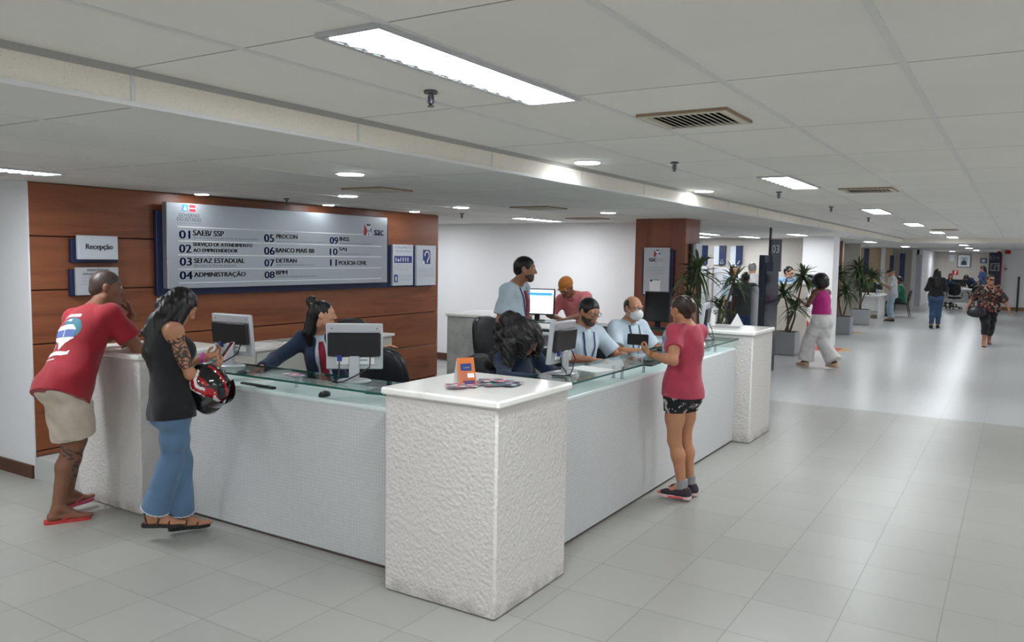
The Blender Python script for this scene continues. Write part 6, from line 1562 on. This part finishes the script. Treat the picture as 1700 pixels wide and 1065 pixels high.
# ------------------------------------------------------------------ people beyond the counter
def walker(loc, lb, f, sc, sex, skc, skn, front, stride=.0, weight=1.0, h=.012, lift=0.0, lean=0.0, head=None):
    g = Figure(loc, lb, None, sc=sc, sex=sex, sk=skc, skn=skn, h=h, weight=weight)
    f = nrm(V(*f)); x, y, _ = loc; k = sc; zp = .90*k-stride*.12*k
    P = V(x, y, zp); g.torso(P, P+f*lean+V(0, 0, .5), f)
    hf_ = nrm(V(*(head or (f[0], f[1], -.08)))); g.head(P+V(0, 0, .665*k)+f*(.03+lean*1.2), hf_)
    r_ = nrm(np.cross(f, V(0, 0, 1)))
    for S_, sg in (('R', 1), ('L', -1)):
        fwd = stride*.5*k*(1 if S_ == front else -1)
        an = V(x, y, .088*k)+r_*sg*.075*k+f*fwd
        if S_ != front: an[2] += lift
        g.set_leg(S_, an, P+f*.4+V(0, 0, -.4), f)
    return g
h_ = .011
# the woman in the magenta top
g = walker((-2.82, 14.62, 0), 'woman in a magenta top and wide white trousers walking down the corridor', (-.82, .50, 0), .985, 'f', (100, 64, 48), 'deep3', 'L', .52, 1.18, .009, .03, .05, (-.85, .45, -.25))
g.set_arm('L', (-2.95, 14.20, 1.05), (-3.12, 14.55, 1.12), (-.8, .4, .3), (0, 0, 1), .8); g.set_arm('R', (-2.75, 15.05, 1.02), (-3.05, 14.82, 1.12), (-.8, .3, .3), (0, 0, 1), .8)
g.body()
magenta = fabric('top_magenta', (190, 46, 132)); g.top('top', magenta, t=.010, hem=.10, strap=True, neck=.09, folds=.005)
white_tr = fabric('trousers_white', (226, 222, 220)); g.legs('trousers', white_tr, hem=1.93, t=.014, wide=.030, flare=.085, folds=.007, waist=.16)
tan_shoe = mat('shoe_tan', (206, 176, 146), .5)
for q in 'RL': g.shoe(q, 'shoe', tan_shoe, tan_shoe)
g.hair(hair_black, [('e', 0, -.025, .025, .150, .150, .138), ('e', 0, -.05, -.05, .135, .11, .09), ('se', 0, .16, -.03, .085, .10, .10)], folds=(.008, CURL))
# man in the flat cap
g = walker((-3.28, 27.6, 0), 'man in a flat cap and pale shirt looking at his phone by the side desk', (-1, -.05, 0), .97, 'm', (170, 126, 100), 'fair', 'R', .05, 1.0, h_, 0, .02, (-.9, 0, -.35))
g.set_arm('L', (-3.35, 27.35, 1.05), (-3.55, 27.5, 1.12), (-.9, .2, .3), (0, 0, 1), .7); g.set_arm('R', (-3.35, 27.85, 1.05), (-3.56, 27.68, 1.12), (-.9, -.2, .3), (0, 0, 1), .7)
g.body(detail=False); grey_shirt = fabric('shirt_grey', (186, 184, 188)); g.top('shirt', grey_shirt, t=.014, hem=-.14, sleeve=.9, sl_r=1.2, ease=.02, neck=.06, drape=.012)
pale_jean = fabric('jeans_pale', (150, 174, 186)); g.legs('trousers', pale_jean, hem=1.93, t=.012, wide=.02, flare=.03)
for q in 'RL': g.shoe(q, 'shoe', shoe_blk, shoe_blk)
B = Solid(.009); A = g.HA(); B.ell(g.H(0, .01, .065), (.098, .125, .05), A, k=.01); B.ell(g.H(0, .12, .045), (.065, .05, .010), A, k=.012); B.build('flat_cap', mat('cap_charcoal', (52, 50, 52), .8), g.root)
g.hair(hair_grey, [('e', 0, -.014, .02, .080, .10, .07), ('se', 0, .10, -.01, .12, .10, .12)], cuts=[((0, 0, .05), (0, 0, 1)), ((0, 0, -.045), (0, 0, -1))])
# seated person in green
g = Figure((-3.32, 30.05, 0), 'person in a green shirt seated at the side desk', sc=.95, sk=(120, 80, 60), skn='deep4', h=h_)
g.torso((-3.30, 30.05, .56), (-3.34, 30.05, 1.06), (-1, -.1, 0)); g.head((-3.40, 30.05, 1.24), (-1, -.1, -.1))
g.set_arm('L', (-3.45, 29.75, .75), (-3.62, 29.85, .82), (-1, 0, 0), (0, 0, -1), .4); g.set_arm('R', (-3.45, 30.35, .75), (-3.62, 30.25, .82), (-1, 0, 0), (0, 0, -1), .4)
for q, yy in (('R', 30.14), ('L', 29.96)): g.set_leg(q, (-3.68, yy, .088), (-3.72, yy, .5), (-1, 0, 0))
g.body(detail=False); g.top('shirt', fabric('shirt_green', (36, 122, 92)), t=.014, hem=-.08, sleeve=.85, sl_r=1.15, ease=.016, neck=.06); g.legs('trousers', trousers_dark, hem=1.93, t=.012)
for q in 'RL': g.shoe(q, 'shoe', shoe_blk, shoe_blk)
g.cropped(hair_black, grow=.014)
# woman in black top and jeans, seen from behind
g = walker((-1.92, 25.6, 0), 'woman with long black hair, black top and blue jeans walking away', (.02, 1, 0), 1.0, 'f', (150, 104, 80), 'tan3', 'R', .18, 1.16, h_, .01)
g.set_arm('L', (-2.2, 25.55, 1.08), (-2.06, 25.82, 1.05), (.6, .6, .2), (0, 0, 1), .6); g.set_arm('R', (-1.64, 25.55, 1.08), (-1.78, 25.82, 1.05), (-.6, .6, .2), (0, 0, 1), .6)
g.body(detail=False); g.top('top', black_cloth, t=.012, hem=-.0, sleeve=1.55, ease=.012, neck=.06)
jean_dark = fabric('jeans_dark_blue', (48, 74, 108), bump=.3); g.legs('jeans', jean_dark, hem=1.93, t=.008, wide=.004, waist=.06)
for q in 'RL': g.shoe(q, 'shoe', shoe_blk, shoe_blk)
g.hair(hair_black, [('e', 0, -.02, .03, .092, .112, .10), ('c', 0, -.08, 0, 0, -.13, -.16, .095, .125), ('c', 0, -.13, -.16, 0, -.14, -.34, .125, .10), ('se', 0, .14, -.03, .08, .09, .1)], folds=(.006, [(70, 60, 12, 0, 5, 9), (50, 80, 18, 1, 9, 4)]))
# woman in the floral blouse
g = walker((-.52, 21.0, 0), 'woman in sunglasses, floral blouse and black cropped trousers walking this way', (.12, -1, 0), .985, 'f', (160, 110, 84), 'tan4', 'R', .5, 1.12, .010, .03, .02, (.45, -1, -.05))
g.set_arm('R', (-.85, 21.1, 1.08), (-.93, 20.95, .86), (-.2, -.2, -1), (.8, 0, 0), .4); g.set_arm('L', (-.22, 21.1, 1.05), (-.12, 20.9, .84), (.2, -.2, -1), (-.8, 0, 0), .4)
g.body(detail=False)
flo = mat('blouse_floral', (44, 38, 38), .8); t = NT(flo); p_ = objcoord(t); n1 = t.noise(p_, 16, 3); n2 = t.noise(p_, 23, 2, .5, (1, 1.3, .8))
t.col(t.mix(t.m('GREATER_THAN', n1, .58), t.mix(t.m('GREATER_THAN', n2, .57), (30, 28, 30), (122, 48, 52)), (150, 128, 104)))
g.top('blouse', flo, t=.016, hem=-.06, sleeve=1.05, sl_r=1.6, ease=.03, neck=.085, vneck=.04, drape=.03, folds=.008)
g.legs('trousers', black_cloth, hem=1.55, t=.012, wide=.012, waist=0.0)
for q in 'RL': g.shoe(q, 'sandal', tan_shoe, shoe_blk, 'sandal')
g.hair(hair_brown, [('e', 0, -.02, .03, .086, .105, .093), ('e', 0, -.10, .03, .05, .05, .05), ('se', 0, .128, -.015, .11, .105, .105)])
mb = MB()
for x_ in (-1, 1): mb.prism(rbox(.046, .034, .012), frame(g.H(x_*.032, .100, .006), g.hr, g.hu), .006)
mb.tube([g.H(-.06, .100, .012), g.H(.06, .100, .012)], .003, 6).tube([g.H(.058, .098, .012), g.H(.08, -.01, .01)], .003, 6).tube([g.H(-.058, .098, .012), g.H(-.08, -.01, .01)], .003, 6).build('sunglasses', mat('lens_dark', (20, 20, 22), .15), g.root)
hb = thing('handbag', (-.74, 20.75, .78), 'black shoulder bag hanging at the hip of the woman in the floral blouse', 'bag')
B = Solid(.010); B.ell((0, 0, .0), (.17, .07, .11), k=.02); B.ell((0, 0, -.05), (.19, .085, .09), k=.05); B.cut((0, 0, .10), (0, 0, 1)); B.build('bag_body', leather, hb)
MB().tube([(-.13, 0, .07), (-.06, .05, .30), (.05, .06, .58), (.12, .03, .45), (.14, 0, .07)], .010, 7).build('shoulder_strap', leather, hb, smooth=True)
# people at the booths
g = walker((-5.58, 18.55, 0), 'young woman with long dark hair and a pale blue shirt at the booths', (.65, -.75, 0), 1.03, 'f', (176, 126, 98), 'fair2', 'R', .05, 1.0, h_, 0, .02, (.6, -.8, -.1))
g.hang('R'); g.hang('L', fwd=.2, bend=.3); g.body(); g.top('shirt', shirt_blue, t=.012, hem=-.05, sleeve=1.6, neck=.06); g.legs('trousers', trousers_dark, hem=1.95, t=.012, waist=0)
for q in 'RL': g.shoe(q, 'shoe', shoe_blk, shoe_blk)
g.hair(hair_black, [('e', 0, -.016, .028, .086, .106, .094), ('c', 0, -.07, .0, 0, -.11, -.2, .075, .06), ('c', .066, .02, -.0, .07, .05, -.2, .034, .026), ('c', -.066, .02, 0, -.07, .05, -.2, .034, .026), ('se', 0, .125, -.02, .06, .085, .095)])
g = walker((-4.55, 16.0, 0), 'man in a charcoal T-shirt seen from behind, before the booths', (-.35, 1, 0), .955, 'm', (104, 68, 52), 'deep5', 'R', .06, 1.08, h_)
g.hang('L', fwd=.05); g.set_arm('R', (-4.20, 16.0, 1.0), (-4.28, 16.25, 1.02), (.2, 1, .1), (0, 0, -1), .5); g.body(detail=False); g.top('t_shirt', fabric('tee_charcoal', (70, 74, 76)), t=.014, hem=-.10, sleeve=.7, sl_r=1.2, ease=.018, neck=.06, drape=.01); g.legs('trousers', jean_dark, hem=1.95, t=.014, waist=-.05)
for q in 'RL': g.shoe(q, 'shoe', shoe_blk, shoe_blk)
g.cropped(hair_black, grow=.010)
g = walker((-5.02, 18.1, 0), 'grey-haired man in a white shirt seen from behind at the booths', (.2, 1, 0), 1.06, 'm', (170, 126, 100), 'fair', 'L', .05, 1.05, h_)
g.hang('L'); g.hang('R'); g.body(detail=False); g.top('shirt', fabric('shirt_white_grey', (202, 198, 200)), t=.014, hem=-.12, sleeve=.8, sl_r=1.2, ease=.018, neck=.06, drape=.01); g.legs('trousers', trousers_dark, hem=1.95, t=.014, waist=-.05)
for q in 'RL': g.shoe(q, 'shoe', shoe_blk, shoe_blk)
g.cropped(hair_grey, grow=.008)
g = walker((-4.22, 17.9, 0), 'man in a pale blue shirt behind the low cream partition', (.85, -.5, 0), 1.02, 'm', (160, 112, 88), 'olive', 'L', .05, 1.0, h_, 0, .03, (.9, -.35, -.2))
g.hang('L', bend=.25); g.hang('R', bend=.25); g.body(detail=False); g.top('shirt', fabric('shirt_sky', (140, 176, 214)), t=.014, hem=-.10, sleeve=.8, sl_r=1.2, ease=.016, neck=.06); g.legs('trousers', trousers_dark, hem=1.95, t=.014, waist=-.05)
for q in 'RL': g.shoe(q, 'shoe', shoe_blk, shoe_blk)
g.cropped(hair_black, grow=.010)
# people at the distant desk
g = Figure((-2.45, 39.4, 0), 'woman in a dark jacket seated behind the distant service desk', sc=.97, sex='f', sk=(170, 122, 96), skn='fair', h=.014)
g.torso((-2.45, 39.45, .60), (-2.45, 39.40, 1.12), (0, -1, 0)); g.head((-2.45, 39.34, 1.28), (.05, -1, -.1)); g.set_arm('R', (-2.75, 39.2, .8), (-2.6, 39.0, .80), (0, -1, 0), (0, 0, -1), .3); g.set_arm('L', (-2.15, 39.2, .8), (-2.3, 39.0, .80), (0, -1, 0), (0, 0, -1), .3)
seated_ = [g.set_leg(q, (-2.45+xx, 38.95, .088), (-2.45+xx, 38.98, .5), (0, -1, 0)) for q, xx in (('R', -.1), ('L', .1))]
g.body(detail=False); g.top('jacket', navy_cloth, t=.016, hem=-.05, sleeve=1.9, neck=.06, vneck=.10); g.legs('trousers', trousers_dark, hem=1.95, t=.012)
for q in 'RL': g.shoe(q, 'shoe', shoe_blk, shoe_blk)
g.hair(hair_brown, [('e', 0, -.016, .028, .088, .106, .094), ('c', .066, .01, -.0, .07, .03, -.14, .034, .026), ('c', -.066, .01, 0, -.07, .03, -.14, .034, .026), ('c', 0, -.07, 0, 0, -.09, -.14, .07, .06), ('se', 0, .125, -.02, .065, .085, .095)])
dch = office_chair((-2.45, 39.5, 0), math.radians(0), 'office chair under the woman behind the distant service desk', seat=.42, bz=.70)
g = walker((-1.68, 39.55, 0), 'person in navy bending over the distant service desk', (-.5, -1, 0), .96, 'f', (120, 82, 62), 'deep2', 'R', .1, 1.1, .014)
g.torso((-1.60, 39.60, .86), (-1.78, 39.28, 1.16), (-.5, -1, -.4)); g.head((-1.86, 39.14, 1.22), (-.5, -.7, -.7), (-.3, -.5, .8)); g.set_leg('R', (-1.70, 39.6, .085)); g.set_leg('L', (-1.52, 39.55, .085))
g.set_arm('R', (-2.15, 39.2, .95), (-1.98, 38.95, .92), (-.2, -1, -.1), (0, 0, -1), .4); g.set_arm('L', (-1.5, 39.0, .95), (-1.62, 38.9, .92), (-.2, -1, -.1), (0, 0, -1), .4)
g.body(detail=False); g.top('jacket', navy_cloth, t=.018, hem=-.08, sleeve=1.85, neck=.06); g.legs('trousers', trousers_dark, hem=1.95, t=.012, waist=-.04)
for q in 'RL': g.shoe(q, 'shoe', shoe_blk, shoe_blk)
g.hair(hair_black, [('e', 0, -.02, .03, .098, .115, .10), ('c', 0, -.06, 0, 0, -.05, -.14, .08, .06), ('se', 0, .14, -.03, .07, .09, .1)], folds=(.006, CURL))
g = walker((-1.22, 39.0, 0), 'woman in navy blue standing next to the distant service desk', (-.9, .35, 0), 1.04, 'f', (116, 78, 58), 'deep2', 'L', .08, 1.05, .014, 0, .02, (-.95, .1, -.1))
g.hang('L', bend=.2); g.set_arm('R', (-1.27, 39.4, 1.05), (-1.47, 39.25, 1.05), (-1, 0, 0), (0, 0, -1), .5); g.body(detail=False); g.top('shirt', fabric('shirt_navy', (36, 54, 92)), t=.014, hem=-.10, sleeve=1.3, neck=.06); g.legs('jeans', jean_dark, hem=1.95, t=.012, waist=-.04)
for q in 'RL': g.shoe(q, 'shoe', shoe_blk, shoe_blk)
g.hair(hair_black, [('e', 0, -.016, .028, .088, .108, .096), ('c', 0, -.08, 0, 0, -.11, -.22, .07, .05), ('se', 0, .125, -.02, .07, .085, .095)])
